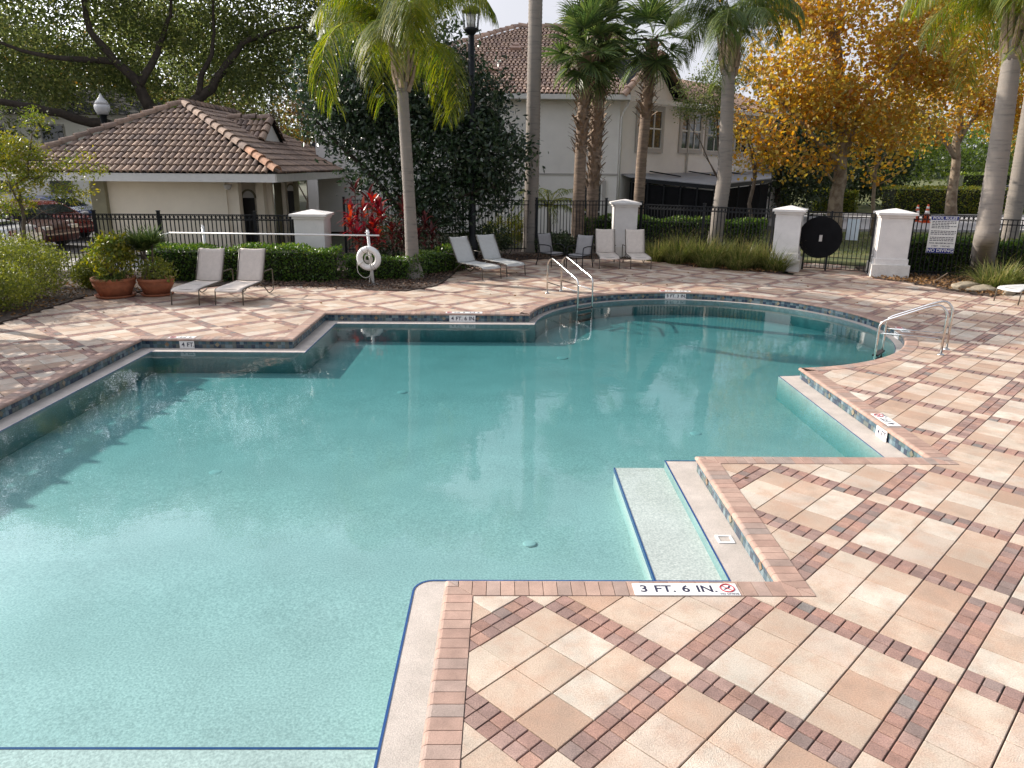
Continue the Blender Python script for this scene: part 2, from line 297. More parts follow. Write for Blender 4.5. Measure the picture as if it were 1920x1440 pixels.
# ------------------------------------------------------------------ object helpers
class MB:
    def __init__(s): s.v = []; s.f = []; s.c = []
    def add(s, vs, fs, col=None):
        o = len(s.v); s.v += [tuple(v) for v in vs]; s.f += [tuple(i + o for i in f) for f in fs]
        s.c += [col] * len(fs)
        return s
    def box(s, x0, x1, y0, y1, z0, z1, col=None):
        v = [(x, y, z) for z in (z0, z1) for y in (y0, y1) for x in (x0, x1)]
        return s.add(v, [(0, 2, 3, 1), (4, 5, 7, 6), (0, 1, 5, 4), (2, 6, 7, 3), (0, 4, 6, 2), (1, 3, 7, 5)], col)
    def obox(s, c, ax, ay, az, hx, hy, hz, col=None):
        c = Vector(c); ax, ay, az = Vector(ax), Vector(ay), Vector(az)
        v = [c + ax * (hx * i) + ay * (hy * j) + az * (hz * k) for k in (-1, 1) for j in (-1, 1) for i in (-1, 1)]
        return s.add(v, [(0, 2, 3, 1), (4, 5, 7, 6), (0, 1, 5, 4), (2, 6, 7, 3), (0, 4, 6, 2), (1, 3, 7, 5)], col)
    def beam(s, a, b, w, h, col=None):
        a, b = Vector(a), Vector(b); d = (b - a); L = d.length; d.normalize()
        up = Vector((0, 0, 1)) if abs(d.z) < 0.95 else Vector((0, 1, 0))
        sx = d.cross(up).normalized(); u = sx.cross(d)
        return s.obox((a + b) / 2, sx, d, u, w / 2, L / 2, h / 2, col)
    def prism(s, poly, z0, z1, col=None, inset=0.0, dz=0.0):
        n = len(poly); a = sum((poly[i][0] * poly[(i + 1) % n][1] - poly[(i + 1) % n][0] * poly[i][1]) for i in range(n))
        if a < 0: poly = poly[::-1]
        cx = sum(p[0] for p in poly) / n; cy = sum(p[1] for p in poly) / n
        v = [(p[0], p[1], z0) for p in poly] + [(p[0], p[1], z1 - dz) for p in poly]
        f = [(i, (i + 1) % n, n + (i + 1) % n, n + i) for i in range(n)]
        if inset > 0:
            k = len(v)
            for p in poly:
                dx, dy = cx - p[0], cy - p[1]; L = math.hypot(dx, dy) or 1
                q = min(inset * 1.3, L * 0.4)
                v.append((p[0] + dx / L * q, p[1] + dy / L * q, z1))
            f += [(n + i, n + (i + 1) % n, k + (i + 1) % n, k + i) for i in range(n)]
            f.append(tuple(range(k, k + n)))
        else:
            f.append(tuple(range(n, 2 * n)))
        return s.add(v, f, col)
    def tube(s, pts, r, n=8, col=None, cap=True):
        pts = [Vector(p) for p in pts]; rs = r if hasattr(r, '__len__') else [r] * len(pts)
        v = []; f = []; u = None
        for i, p in enumerate(pts):
            d = (pts[min(i + 1, len(pts) - 1)] - pts[max(i - 1, 0)])
            if d.length < 1e-9: d = Vector((0, 0, 1))
            d.normalize()
            if u is None:
                u = d.orthogonal().normalized()
            else:
                u = (u - d * u.dot(d))
                u = u.normalized() if u.length > 1e-6 else d.orthogonal().normalized()
            w = d.cross(u)
            for k in range(n):
                a = 2 * PI * k / n
                v.append(p + (u * math.cos(a) + w * math.sin(a)) * rs[i])
        for i in range(len(pts) - 1):
            for k in range(n):
                f.append((i * n + k, i * n + (k + 1) % n, (i + 1) * n + (k + 1) % n, (i + 1) * n + k))
        if cap:
            f.append(tuple(range(n))[::-1]); f.append(tuple(range((len(pts) - 1) * n, len(pts) * n)))
        return s.add(v, f, col)
    def lathe(s, c, prof, n=24, col=None):
        c = Vector(c); v = []; f = []
        for r, z in prof:
            for k in range(n):
                a = 2 * PI * k / n; v.append((c.x + r * math.cos(a), c.y + r * math.sin(a), c.z + z))
        for i in range(len(prof) - 1):
            for k in range(n):
                f.append((i * n + k, i * n + (k + 1) % n, (i + 1) * n + (k + 1) % n, (i + 1) * n + k))
        if prof[0][0] > 0.001: f.append(tuple(range(n))[::-1])
        if prof[-1][0] > 0.001: f.append(tuple(range((len(prof) - 1) * n, len(prof) * n)))
        return s.add(v, f, col)
    def torus(s, c, ax, R, r, n=28, m_=10, col=None, a0=0, a1=2 * PI):
        c = Vector(c); ax = Vector(ax).normalized(); u = ax.orthogonal().normalized(); w = ax.cross(u)
        v = []; f = []
        for i in range(n):
            a = 2 * PI * i / n; d = u * math.cos(a) + w * math.sin(a)
            for k in range(m_):
                b = 2 * PI * k / m_; v.append(c + d * (R + r * math.cos(b)) + ax * (r * math.sin(b)))
        for i in range(n):
            for k in range(m_):
                f.append((i * m_ + k, ((i + 1) % n) * m_ + k, ((i + 1) % n) * m_ + (k + 1) % m_, i * m_ + (k + 1) % m_))
        return s.add(v, f, col)
    def mesh(s, name, mt, smooth=False):
        me = bpy.data.meshes.new(name); me.from_pydata(s.v, [], s.f)
        if any(c is not None for c in s.c):
            at_ = me.attributes.new('Col', 'FLOAT_COLOR', 'FACE')
            arr = np.ones((len(s.f), 4), np.float32)
            for i, c in enumerate(s.c):
                if c is not None: arr[i, :3] = c
            at_.data.foreach_set('color', arr.ravel())
        if mt is not None: me.materials.append(mt)
        if smooth: me.shade_smooth()
        return me

def link(name, me, parent=None, local=False):
    o = bpy.data.objects.new(name, me); COL.objects.link(o)
    if parent is not None:
        o.parent = parent
        if not local:
            o.matrix_parent_inverse = WORLD[parent.name].inverted()
    WORLD[o.name] = WORLD[parent.name] if parent is not None and local else Matrix.Identity(4)
    return o
WORLD = {}
def tag(o, label=None, cat=None, group=None, kind=None):
    if label: o['label'] = label
    if cat: o['category'] = cat
    if group: o['group'] = group
    if kind: o['kind'] = kind
    return o
def thing(name, label, cat, loc=(0, 0, 0), group=None, rot=0.0):
    o = bpy.data.objects.new(name, None); COL.objects.link(o)
    o.location = loc; o.rotation_euler = (0, 0, rot); o.empty_display_size = 0.2
    WORLD[o.name] = Matrix.Translation(Vector(loc)) @ Matrix.Rotation(rot, 4, 'Z')
    return tag(o, label, cat, group)
def part(name, mb, mt, parent, local=False, smooth=False, kind=None, label=None):
    o = link(name, mb.mesh(name, mt, smooth), parent, local)
    if kind: o['kind'] = kind
    if label: o['label'] = label
    return o
def inst(name, me, parent, loc, rot=(0, 0, 0), scale=(1, 1, 1)):
    """an object sharing mesh data, placed in world space under parent"""
    o = bpy.data.objects.new(name, me); COL.objects.link(o)
    o.parent = parent; o.matrix_parent_inverse = WORLD[parent.name].inverted()
    o.location = loc; o.rotation_euler = rot; o.scale = scale
    WORLD[o.name] = Matrix.Identity(4)
    return o
def structure(name, mb, mt, parent=None, smooth=False):
    o = link(name, mb.mesh(name, mt, smooth), parent)
    o['kind'] = 'structure'
    return o
def kids(o): return [c for c in bpy.data.objects if c.parent == o]
def copy_tree(o, cache, parent=None):
    c = o.copy(); COL.objects.link(c)
    if parent is not None: c.parent = parent
    for ch in cache.get(o.name, []): copy_tree(ch, cache, c)
    return c
def family():
    d = {}
    for o in bpy.data.objects:
        if o.parent: d.setdefault(o.parent.name, []).append(o)
    return d
def text_part(name, body, size, mt, parent, mtx, extrude=0.001, offset=0.0, align='CENTER'):
    key = (body, round(size, 4), mt.name, round(offset, 5))
    if key not in TEXT:
        cu = bpy.data.curves.new(name, 'FONT'); cu.body = body; cu.size = size; cu.extrude = extrude; cu.offset = offset
        cu.align_x = align; cu.align_y = 'CENTER'; cu.resolution_u = 3
        tmp = bpy.data.objects.new('tmp_text', cu); COL.objects.link(tmp)
        me = bpy.data.meshes.new_from_object(tmp.evaluated_get(bpy.context.evaluated_depsgraph_get()))
        bpy.data.objects.remove(tmp); bpy.data.curves.remove(cu)
        me.name = name; me.materials.clear(); me.materials.append(mt); TEXT[key] = me
    o = bpy.data.objects.new(name, TEXT[key]); COL.objects.link(o)
    o.parent = parent; o.matrix_parent_inverse = WORLD[parent.name].inverted(); o.matrix_basis = mtx
    return o
TEXT = {}
def frame(o, x, y):
    """matrix with origin o, text x axis and y axis"""
    x = Vector(x).normalized(); y = Vector(y).normalized(); z = x.cross(y)
    mm = Matrix.Identity(4)
    for i in range(3):
        mm[i][0] = x[i]; mm[i][1] = y[i]; mm[i][2] = z[i]; mm[i][3] = o[i]
    return mm

# ------------------------------------------------------------------ polygon helpers
def clip(poly, nx, ny, c):
    out = []; n = len(poly)
    for i in range(n):
        a = poly[i]; b = poly[(i + 1) % n]
        da = nx * a[0] + ny * a[1] - c; db = nx * b[0] + ny * b[1] - c
        if da <= 0: out.append(a)
        if (da < 0 < db) or (db < 0 < da):
            t = da / (da - db); out.append((a[0] + (b[0] - a[0]) * t, a[1] + (b[1] - a[1]) * t))
    return out
def area(p):
    return 0.5 * abs(sum(p[i][0] * p[(i + 1) % len(p)][1] - p[(i + 1) % len(p)][0] * p[i][1] for i in range(len(p))))
def subtract(pieces, planes, bb):
    out = []
    for p in pieces:
        xs = [q[0] for q in p]; ys = [q[1] for q in p]
        if max(xs) <= bb[0] or min(xs) >= bb[1] or max(ys) <= bb[2] or min(ys) >= bb[3]:
            out.append(p); continue
        cur = p
        for nx, ny, c in planes:
            o = clip(cur, -nx, -ny, -c)
            if len(o) > 2 and area(o) > 2e-5: out.append(o)
            cur = clip(cur, nx, ny, c)
            if len(cur) < 3: break
    return out
def inside(p, poly):
    x, y = p; r = False; n = len(poly)
    for i in range(n):
        x0, y0 = poly[i]; x1, y1 = poly[(i + 1) % n]
        if (y0 > y) != (y1 > y) and x < (x1 - x0) * (y - y0) / (y1 - y0) + x0: r = not r
    return r

# ------------------------------------------------------------------ pool plan
CX, CY, CR = 4.0, 14.42, 3.53
YB = -2.5
def outline(d, narc=72):
    """plan of the pool edge grown by d (counter-clockwise); the vertex count never changes"""
    r = CR + (d if d > 0 else d * 0.5)
    rc = max(0.0004, -d - 0.11); x0, y0 = -0.43 + d, 4.85 - d
    crn = [(x0 + rc - rc * math.cos(PI / 2 * k / 5), y0 - rc + rc * math.sin(PI / 2 * k / 5)) for k in range(6)]
    p = [(-6.29 - d, YB), (-0.43 + d, YB)] + crn + [(2.03 + d, 4.85 - d), (2.03 + d, 7.31 - d), (4.52 + d, 7.31 - d)]
    a0 = -math.acos(min(1, (4.52 + d - CX) / r)); a1 = PI - math.asin((15.03 + d - CY) / r)
    for i in range(narc + 1):
        a = a0 + (a1 - a0) * i / narc
        p.append((CX + r * math.cos(a), CY + r * math.sin(a)))
    p += [(-3.67 - d, 15.03 + d), (-3.67 - d, 12.6 + d), (-6.29 - d, 12.6 + d)]
    return p
def regions(d):
    r = CR + d; out = []
    for x0, x1, y0, y1 in ((-6.29 - d, -0.43 + d, -9, 12.6 + d), (-3.67 - d, 2.03 + d, 4.85 - d, 15.03 + d), (-3.67 - d, 4.52 + d, 7.31 - d, 14.4)):
        out.append(([(-1, 0, -x0), (1, 0, x1), (0, -1, -y0), (0, 1, y1)], (x0, x1, y0, y1)))
    pl = []
    for i in range(72):
        a = 2 * PI * (i + 0.5) / 72; nx, ny = math.cos(a), math.sin(a)
        pl.append((nx, ny, nx * CX + ny * CY + r * math.cos(PI / 72)))
    out.append((pl, (CX - r, CX + r, CY - r, CY + r)))
    return out
COPW = 0.215
ZW = -0.169          # water level
ZL = -0.165          # ledge
ZFL = -0.535         # apparent floor

def fill_with_hole(outer, inner, z, name, mt):
    bm = bmesh.new(); es = []
    for ring in (outer, inner):
        vsx = [bm.verts.new((x, y, z)) for x, y in ring]
        es += [bm.edges.new((vsx[i], vsx[(i + 1) % len(vsx)])) for i in range(len(vsx))]
    bmesh.ops.triangle_fill(bm, use_beauty=True, use_dissolve=False, edges=es)
    for f in bm.faces:
        if f.normal.z < 0: f.normal_flip()
    me = bpy.data.meshes.new(name); bm.to_mesh(me); bm.free(); me.materials.append(mt)
    return me

# ------------------------------------------------------------------ ground
mb = MB(); 
for x0, x1, y0, y1 in ((-400, -7.2, -60, 700), (8.3, 400, -60, 700), (-7.2, 8.3, 18.7, 700), (-7.2, 8.3, -60, -3.2)):
    mb.add([(x0, y0, -0.06), (x1, y0, -0.06), (x1, y1, -0.06), (x0, y1, -0.06)], [(0, 1, 2, 3)])
structure('ground', mb, M['ground'])
mb = MB(); mb.add([(5.0, 26.6, -0.03), (16, 21.5, -0.03), (60, 18, -0.03), (90, 36.5, -0.03), (5.0, 36.5, -0.03)], [(0, 1, 2, 3, 4)])
structure('lawn', mb, M['lawn'])
mb = MB(); mb.add([(14, 37.0, -0.025), (120, 37.0, -0.025), (120, 49.0, -0.025), (14, 49.0, -0.025)], [(0, 1, 2, 3)])
road = structure('road', mb, M['concrete'])
mb = MB(); mb.box(14, 120, 36.7, 37.0, -0.06, 0.09); mb.box(14, 120, 49.0, 49.3, -0.06, 0.09)
part('kerb', mb, M['concrete'], road)
mb = MB(); mb.add([(-60, 25.5, -0.032), (-14.5, 25.5, -0.032), (-14.5, 41, -0.032), (-60, 41, -0.032)], [(0, 1, 2, 3)])
structure('parking_lot', mb, M['asphalt'])
mb = MB(); mb.add([(-60, 20.9, -0.028), (-10.5, 20.9, -0.028), (-10.5, 24.0, -0.028), (-60, 24.0, -0.028)], [(0, 1, 2, 3)])
structure('pavement', mb, M['concrete'])
mb = MB()
N = 24
for i in range(N):
    for j in range(5):
        x = 20 + 110 * i / N; x2 = 20 + 110 * (i + 1) / N; y = 49.4 + 16 * j; y2 = y + 16
        z = lambda yy, xx: -0.02 + max(0, (yy - 49.4)) * 0.030 + 0.15 * math.sin(xx * 0.3) * max(0, yy - 49.4) / 40
        mb.add([(x, y, z(y, x)), (x2, y, z(y, x2)), (x2, y2, z(y2, x2)), (x, y2, z(y2, x))], [(0, 1, 2, 3)])
structure('hill', mb, M['lawn'])

# ------------------------------------------------------------------ pool basin
basin = structure('pool_basin', MB().add([], []), M['plaster'])
def strip(pa, za, pb, zb, closed=True):
    """faces between two outlines of equal length"""
    n = len(pa); mbx = MB()
    v = [(*p, za) for p in pa] + [(*p, zb) for p in pb]
    f = [(i, (i + 1) % n, n + (i + 1) % n, n + i) for i in range(n if closed else n - 1)]
    return mbx.add(v, f)
LED = -0.255
o0 = outline(0.02); oL = outline(LED)
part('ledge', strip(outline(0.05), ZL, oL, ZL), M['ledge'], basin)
part('wall', strip(oL, ZL, outline(LED - 0.004), ZFL - 0.2), M['poolwall_shaded'], basin, smooth=False)
fl = outline(LED + 0.01)
vv = [Vector((x, y, ZFL + max(0, 10 - y) * 0.012)) for x, y in fl]
mb = MB(); mb.add(vv, [t for t in tessellate_polygon([vv])]); 
me = mb.mesh('floor', M['plaster'])
link('floor', me, basin)
part('grout_band', strip(outline(0.032), 0.0, outline(0.032), ZL - 0.01), M['grout'], basin)
# blue trim tile at the ledge edge
tr = strip(outline(LED + 0.010), ZL + 0.004, outline(LED - 0.006), ZL + 0.004)
# the run round the round end has no blue strip above water in the photograph: keep it on the straight runs only
part('trim_strip', tr, M['bluetrim'], basin)

# steps in the side bay (inside x 1.22..1.75, y 5.1..7.6) and the wading step near the camera
zs = -0.265
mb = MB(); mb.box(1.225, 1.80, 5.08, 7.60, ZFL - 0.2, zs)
part('step', mb, M['plaster'], basin)
mb = MB(); mb.box(1.22, 1.235, 5.082, 7.598, zs - 0.04, zs + 0.005)
part('trim_strip', mb, M['bluetrim'], basin)
mb = MB(); mb.box(-6.02, -0.70, -2.4, 3.60, ZFL - 0.2, -0.372)
part('step', mb, M['plaster'], basin)
mb = MB(); mb.box(-6.02, -0.716, 3.588, 3.603, -0.39, -0.368)
part('trim_strip', mb, M['bluetrim'], basin)
# rounded plaster corner where the deck juts into the pool
mb = MB()
for (cx, cy) in ((-0.72, 5.13),):
    pass
# main drains and return fittings
def disc_drain(x, y, r, z, name='drain'):
    t = MB(); t.lathe((x, y, z), [(r, -0.01), (r, 0.010), (r * 0.86, 0.016), (r * 0.4, 0.02), (0.0, 0.02)], 20)
    return part(name, t, M['fitting'], basin)
for x, y, r in ((0.25, 6.28, .065), (-3.35, 7.98, .075), (-1.62, 11.25, .08), (1.1, 13.5, .10), (2.6, 9.4, .075)):
    disc_drain(x, y, r, ZFL + max(0, 10 - y) * 0.012)
mb = MB(); 
for a, b, c, d in ((-.07, .07, -.07, -.05), (-.07, .07, .05, .07), (-.07, -.05, -.05, .05), (.05, .07, -.05, .05)):
    mb.box(1.93 + a, 1.93 + b, 5.78 + c, 5.78 + d, ZL, ZL + 0.008)
part('skimmer_lid', mb, M['plastic'], basin)

# water body
wo_ = outline(0.03)
vt = [Vector((x, y, ZW)) for x, y in wo_]; n = len(wo_)
tris = [tuple(t) for t in tessellate_polygon([vt])]
mb = MB(); mb.v = [tuple(v) for v in vt] + [(v.x, v.y, -0.95) for v in vt]
def _up(t):
    a, b, c = (vt[i] for i in t)
    return t if (b - a).cross(c - a).z > 0 else t[::-1]
top = [_up(t) for t in tris]
mb.f = top + [tuple(i + n for i in t[::-1]) for t in top] + [(i + n, (i + 1) % n + n, (i + 1) % n, i) for i in range(n)]
mb.c = [None] * len(mb.f)
structure('water', mb, M['water'])

# ------------------------------------------------------------------ deck
DECK = [(-9.55, -1.5), (22, -1.5), (22, 19.2), (16, 19.0), (13.4, 18.4), (11.7, 17.6), (11.25, 18.5), (10.85, 19.8), (10.6, 23.5), (8.7, 24.2), (8.5, 20.9),
        (8.0, 21.5), (7.1, 21.9), (5.8, 22.9), (4.7, 24.5), (0.9, 24.4), (-0.9, 22.6), (-1.4, 21.2), (-1.6, 19.4), (-2.0, 18.0), (-3.2, 17.95),
        (-4.2, 18.45), (-6.0, 18.55), (-7.1, 18.4), (-8.05, 17.55), (-9.5, 16.7)]
deck = link('pool_deck', fill_with_hole(DECK, outline(0.06), -0.014, 'pool_deck', M['joint'])); deck['kind'] = 'structure'
DECKP = DECK
PU, PV, U0, V0, BW = 1.14, 1.14, 3.39, 1.838, 0.207
PT, BT = (PU - BW) / 3, (PU - BW) / 9
OUTR = regions(COPW + 0.003)
PAV = [(0.545, 0.480, 0.395), (0.51, 0.420, 0.330), (0.435, 0.322, 0.240), (0.39, 0.272, 0.197), (0.505, 0.412, 0.330), (0.46, 0.358, 0.272)]
BRK = [(0.285, 0.172, 0.138), (0.315, 0.182, 0.140), (0.25, 0.160, 0.134), (0.23, 0.168, 0.145), (0.335, 0.20, 0.15), (0.19, 0.165, 0.148), (0.29, 0.19, 0.157)]
pav_cells, brk_cells = [], []
def uvq(u, v): return ((u - v) * 0.70711, (u + v) * 0.70711)
rd = random.Random(5)
gu, gv = 0.0030, 0.0045
def cell(u0, u1, v0, v1, kind):
    c = uvq((u0 + u1) / 2, (v0 + v1) / 2)
    if not inside(c, DECKP): return
    q = [uvq(u0 + gu, v0 + gv), uvq(u1 - gu, v0 + gv), uvq(u1 - gu, v1 - gv), uvq(u0 + gu, v1 - gv)]
    ps = [q]
    for planes, bb in OUTR: ps = subtract(ps, planes, bb)
    if not ps: return
    if kind == 'p':
        b = rd.choices(PAV, (3, 3, 3, 2.2, 2.5, 2.5))[0]; j = rd.uniform(.92, 1.06)
    elif kind == 'c':
        b = (0.545, 0.445, 0.35); j = rd.uniform(.92, 1.03)
    else:
        b = rd.choices(BRK, (4, 3, 3, 2, 2, 0.4, 3))[0]; j = rd.uniform(.85, 1.15)
    col = tuple(x * j for x in b)
    (pav_cells if kind in 'pc' else brk_cells).append((c, ps, col, rd.uniform(-0.0012, 0.0012), len(ps) == 1 and len(ps[0]) == 4))
for i in range(-10, 36):
    for j in range(-22, 26):
        u, v = U0 + (i - 4) * PU, V0 + j * PV
        c = uvq(u + .57, v + .57)
        if not (-12 < c[0] < 24 and -3 < c[1] < 26): continue
        cell(u, u + BW, v, v + BW, 'c')
        for a in range(3):
            for b in range(3):
                cell(u + BW + PT * a, u + BW + PT * (a + 1), v + BW + PT * b, v + BW + PT * (b + 1), 'p')
        for a in range(9):
            for b in range(2):
                cell(u + BW + BT * a, u + BW + BT * (a + 1), v + BW / 2 * b, v + BW / 2 * (b + 1), 'b')
                cell(u + BW / 2 * b, u + BW / 2 * (b + 1), v + BW + BT * a, v + BW + BT * (a + 1), 'b')
def lay(cells, pname, rest, mt):
    def size(cl):
        c = cl[0]; d = math.hypot(c[0], c[1])
        return d if inframe((c[0], c[1], 0), 10) and cl[4] else d + 100
    cells.sort(key=size)
    for c, ps, col, dz, full in cells[:300]:
        mbx = MB()
        for p in ps: mbx.prism(p, -0.05, dz, col, 0.004 if full else 0, 0.003 if full else 0)
        part(pname, mbx, mt, deck)
    mbx = MB()
    for k, (c, ps, col, dz, full) in enumerate(cells[300:]):
        for p in ps: mbx.prism(p, -0.03, dz, col, 0.004 if full and k < 3000 else 0, 0.003 if full and k < 3000 else 0)
    part(rest, mbx, mt, deck, kind='stuff')
lay(pav_cells, 'paver', 'paver_field', M['paver'])
lay(brk_cells, 'brick', 'brick_bands', M['brick'])

# coping bricks: prisms with a rounded pool-side edge
COPC = [(0.365, 0.245, 0.19), (0.34, 0.222, 0.172), (0.39, 0.262, 0.203), (0.335, 0.24, 0.195), (0.36, 0.23, 0.177)]
cop_list = []
def coping_brick(poly, nx, ny, c, near=()):
    """poly in plan; pool side is n.x > c"""
    if len(poly) < 3 or area(poly) < 9e-4: return
    n_ = len(poly); a = sum((poly[i][0] * poly[(i + 1) % n_][1] - poly[(i + 1) % n_][0] * poly[i][1]) for i in range(n_))
    if a < 0: poly = poly[::-1]
    cx = sum(p[0] for p in poly) / n_; cy = sum(p[1] for p in poly) / n_
    def lay_(back, ins):
        o = []
        for p in poly:
            dd = c - (nx * p[0] + ny * p[1])         # distance from the pool-side edge
            s_ = max(0, back - dd)
            x, y = p[0] - nx * s_, p[1] - ny * s_
            for n2x, n2y, c2 in near:             # a point on the mitre recedes from both edges
                if s_ > 0 and abs((c2 - n2x * p[0] - n2y * p[1]) - dd) < 0.006: x -= n2x * s_; y -= n2y * s_
            dx, dy = cx - x, cy - y; L = math.hypot(dx, dy) or 1
            o.append((x + dx / L * ins, y + dy / L * ins))
        return o
    L = [(lay_(0.004, 0), -0.036), (lay_(0, 0), -0.024), (lay_(0.006, 0), -0.010), (lay_(0.016, 0), -0.001), (lay_(0.030, 0.003), 0.005)]
    v = []; f = []
    for pl, z in L: v += [(*p, z) for p in pl]
    for k in range(len(L) - 1):
        f += [(k * n_ + i, k * n_ + (i + 1) % n_, (k + 1) * n_ + (i + 1) % n_, (k + 1) * n_ + i) for i in range(n_)]
    k = len(L) - 1
    f.append(tuple(range(k * n_, k * n_ + n_))); f.append(tuple(range(n_))[::-1])
    j = rd.uniform(.9, 1.08); col = tuple(x * j for x in rd.choice(COPC))
    if rd.random() < 0.07: col = (0.29 * j, 0.225 * j, 0.19 * j)
    cop_list.append(((cx, cy), v, f, col))
ins, outs = outline(0.0), outline(COPW)
nv = len(ins)
NEAR = {}
def _edge(i):
    a, b = ins[i % nv], ins[(i + 1) % nv]; L = math.hypot(b[0] - a[0], b[1] - a[1]); nx, ny = -(b[1] - a[1]) / L, (b[0] - a[0]) / L
    return L, (nx, ny, nx * a[0] + ny * a[1])
for i in range(nv):
    lst = []
    for st in (-1, 1):
        j = i + st
        while _edge(j)[0] < 0.01: j += st
        if not (11 <= j % nv < 83): lst.append(_edge(j)[1])
    NEAR[i] = lst
G = 0.0016
for i in range(1, nv):
    a, b = ins[i], ins[(i + 1) % nv]; A, B = outs[i], outs[(i + 1) % nv]
    arc = 11 <= i < 11 + 72
    if i == nv - 1 and False: pass
    if arc: continue
    dx, dy = b[0] - a[0], b[1] - a[1]; L = math.hypot(dx, dy)
    if L < 0.01: continue
    dx /= L; dy /= L
    nx, ny = -dy, dx                              # into the pool for a counter-clockwise outline
    c = nx * a[0] + ny * a[1]
    sA = (A[0] - a[0]) * dx + (A[1] - a[1]) * dy; sB = L + (B[0] - b[0]) * dx + (B[1] - b[1]) * dy
    s0, s1 = min(0, sA), max(L, sB)
    k = 0; s = s0
    nb = max(1, round((s1 - s0) / 0.1015)); st = (s1 - s0) / nb
    for k in range(nb):
        p0, p1 = s0 + k * st + G, s0 + (k + 1) * st - G
        q = [(a[0] + dx * p0, a[1] + dy * p0), (a[0] + dx * p1, a[1] + dy * p1)]
        q += [(q[1][0] - nx * COPW, q[1][1] - ny * COPW), (q[0][0] - nx * COPW, q[0][1] - ny * COPW)]
        # mitre at both ends: keep the side between lines a-A and b-B
        for (P, Q, sg) in ((a, A, 1), (b, B, -1)):
            ex, ey = Q[0] - P[0], Q[1] - P[1]; mxn, myn = ey, -ex
            l2 = math.hypot(mxn, myn); mxn /= l2; myn /= l2
            if sg * (mxn * dx + myn * dy) > 0: mxn, myn = -mxn, -myn
            q = clip(q, mxn, myn, mxn * P[0] + myn * P[1] - G)
            if len(q) < 3: break
        else:
            coping_brick(q, nx, ny, c, NEAR.get(i, ()))
# left-hand long edge and near-right edge come from segments 1 and nv-1 above; bricks on the arc:
a0 = math.atan2(ins[11][1] - CY, ins[11][0] - CX); a1 = math.atan2(ins[83][1] - CY, ins[83][0] - CX)
if a1 < a0: a1 += 2 * PI
nb = round((a1 - a0) * CR / 0.1015)
for k in range(nb):
    t0 = a0 + (a1 - a0) * k / nb + G / CR; t1 = a0 + (a1 - a0) * (k + 1) / nb - G / CR
    pts = [(CX + r * math.cos(t), CY + r * math.sin(t)) for r, t in ((CR, t1), (CR, t0), (CR + COPW, t0), (CR + COPW, t1))]
    tm = (t0 + t1) / 2; nx, ny = -math.cos(tm), -math.sin(tm)
    coping_brick(pts, nx, ny, nx * pts[0][0] + ny * pts[0][1])
cop_list.sort(key=lambda e: math.hypot(*e[0]) + (0 if inframe((*e[0], 0), 10) else 100))
for c, v, f, col in cop_list[:300]:
    part('coping_brick', MB().add(v, f, col), M['coping'], basin)
mb = MB()
for c, v, f, col in cop_list[300:]: mb.add(v, f, col)
part('coping_run', mb, M['coping'], basin, kind='stuff')

# waterline tiles, two rows, with a diamond insert every 0.65 m
TC = [(0.045, 0.075, 0.105), (0.06, 0.11, 0.14), (0.10, 0.16, 0.19), (0.03, 0.05, 0.08), (0.16, 0.22, 0.24), (0.07, 0.12, 0.12), (0.12, 0.14, 0.13)]
tile_list = []
def tile_run(P, Q, step=0.066):
    P, Q = Vector((*P, 0)), Vector((*Q, 0)); d = Q - P; L = d.length
    if L < 0.03: return
    d.normalize(); nrm = Vector((-d.y, d.x, 0)); n_ = max(1, round(L / step)); w = L / n_
    for k in range(n_):
        for row in range(2):
            c = P + d * (w * (k + .5)) + Vector((0, 0, -0.056 - 0.048 - 0.0 + (0.048 if row else 0.0))) 
            c.z = -0.034 - 0.032 - (0.065 if row == 0 else 0)
            col = rd.choice(TC)
            tile_list.append((c, d, nrm, w / 2 - 0.002, 0.0305, col))
wp = outline(0.032)
diam = []
for i in range(1, nv):
    a, b = wp[i], wp[(i + 1) % nv]
    tile_run(a, b)
    L = math.hypot(b[0] - a[0], b[1] - a[1])
    if L < 0.02: continue
    if not (11 <= i < 83):
        L = math.hypot(b[0] - a[0], b[1] - a[1]); n_ = int(L / 0.66)
        for k in range(n_):
            t = (k + 0.5) / n_; diam.append((Vector((a[0] + (b[0] - a[0]) * t, a[1] + (b[1] - a[1]) * t, 0)), Vector(((b[0] - a[0]) / L, (b[1] - a[1]) / L, 0))))
    elif i % 3 == 0:
        L = math.hypot(b[0] - a[0], b[1] - a[1]); diam.append((Vector((a[0], a[1], 0)), Vector(((b[0] - a[0]) / L, (b[1] - a[1]) / L, 0))))
def tile_key(t):
    c = t[0]; f = (Vector((0, 0, H)) - c).normalized().dot(t[2])
    return c.length if f > 0.05 and inframe(c, 5) else c.length + 60
tile_list.sort(key=tile_key)
def put_tile(mbx, t):
    c, d, nrm, hw, hh, col = t
    mbx.obox(c + nrm * 0.002, d, nrm, Vector((0, 0, 1)), hw, 0.006, hh, col)
for t in tile_list[:260]:
    mbx = MB(); put_tile(mbx, t); part('tile', mbx, M['tile'], basin)
mb = MB()
for t in tile_list[260:]: put_tile(mb, t)
part('tile_band', mb, M['tile'], basin, kind='stuff')
for c, d in diam:
    nrm = Vector((-d.y, d.x, 0)); z = Vector((0, 0, 1)); q1 = (d + z).normalized(); q2 = (z - d).normalized()
    mbx = MB(); mbx.obox(c + Vector((0, 0, -0.1)) + nrm * 0.010, q1, nrm, q2, 0.030, 0.004, 0.030, rd.choice([(0.22, 0.15, 0.09), (0.14, 0.14, 0.10), (0.26, 0.22, 0.15)]))
    part('diamond_tile', mbx, M['tile'], basin)

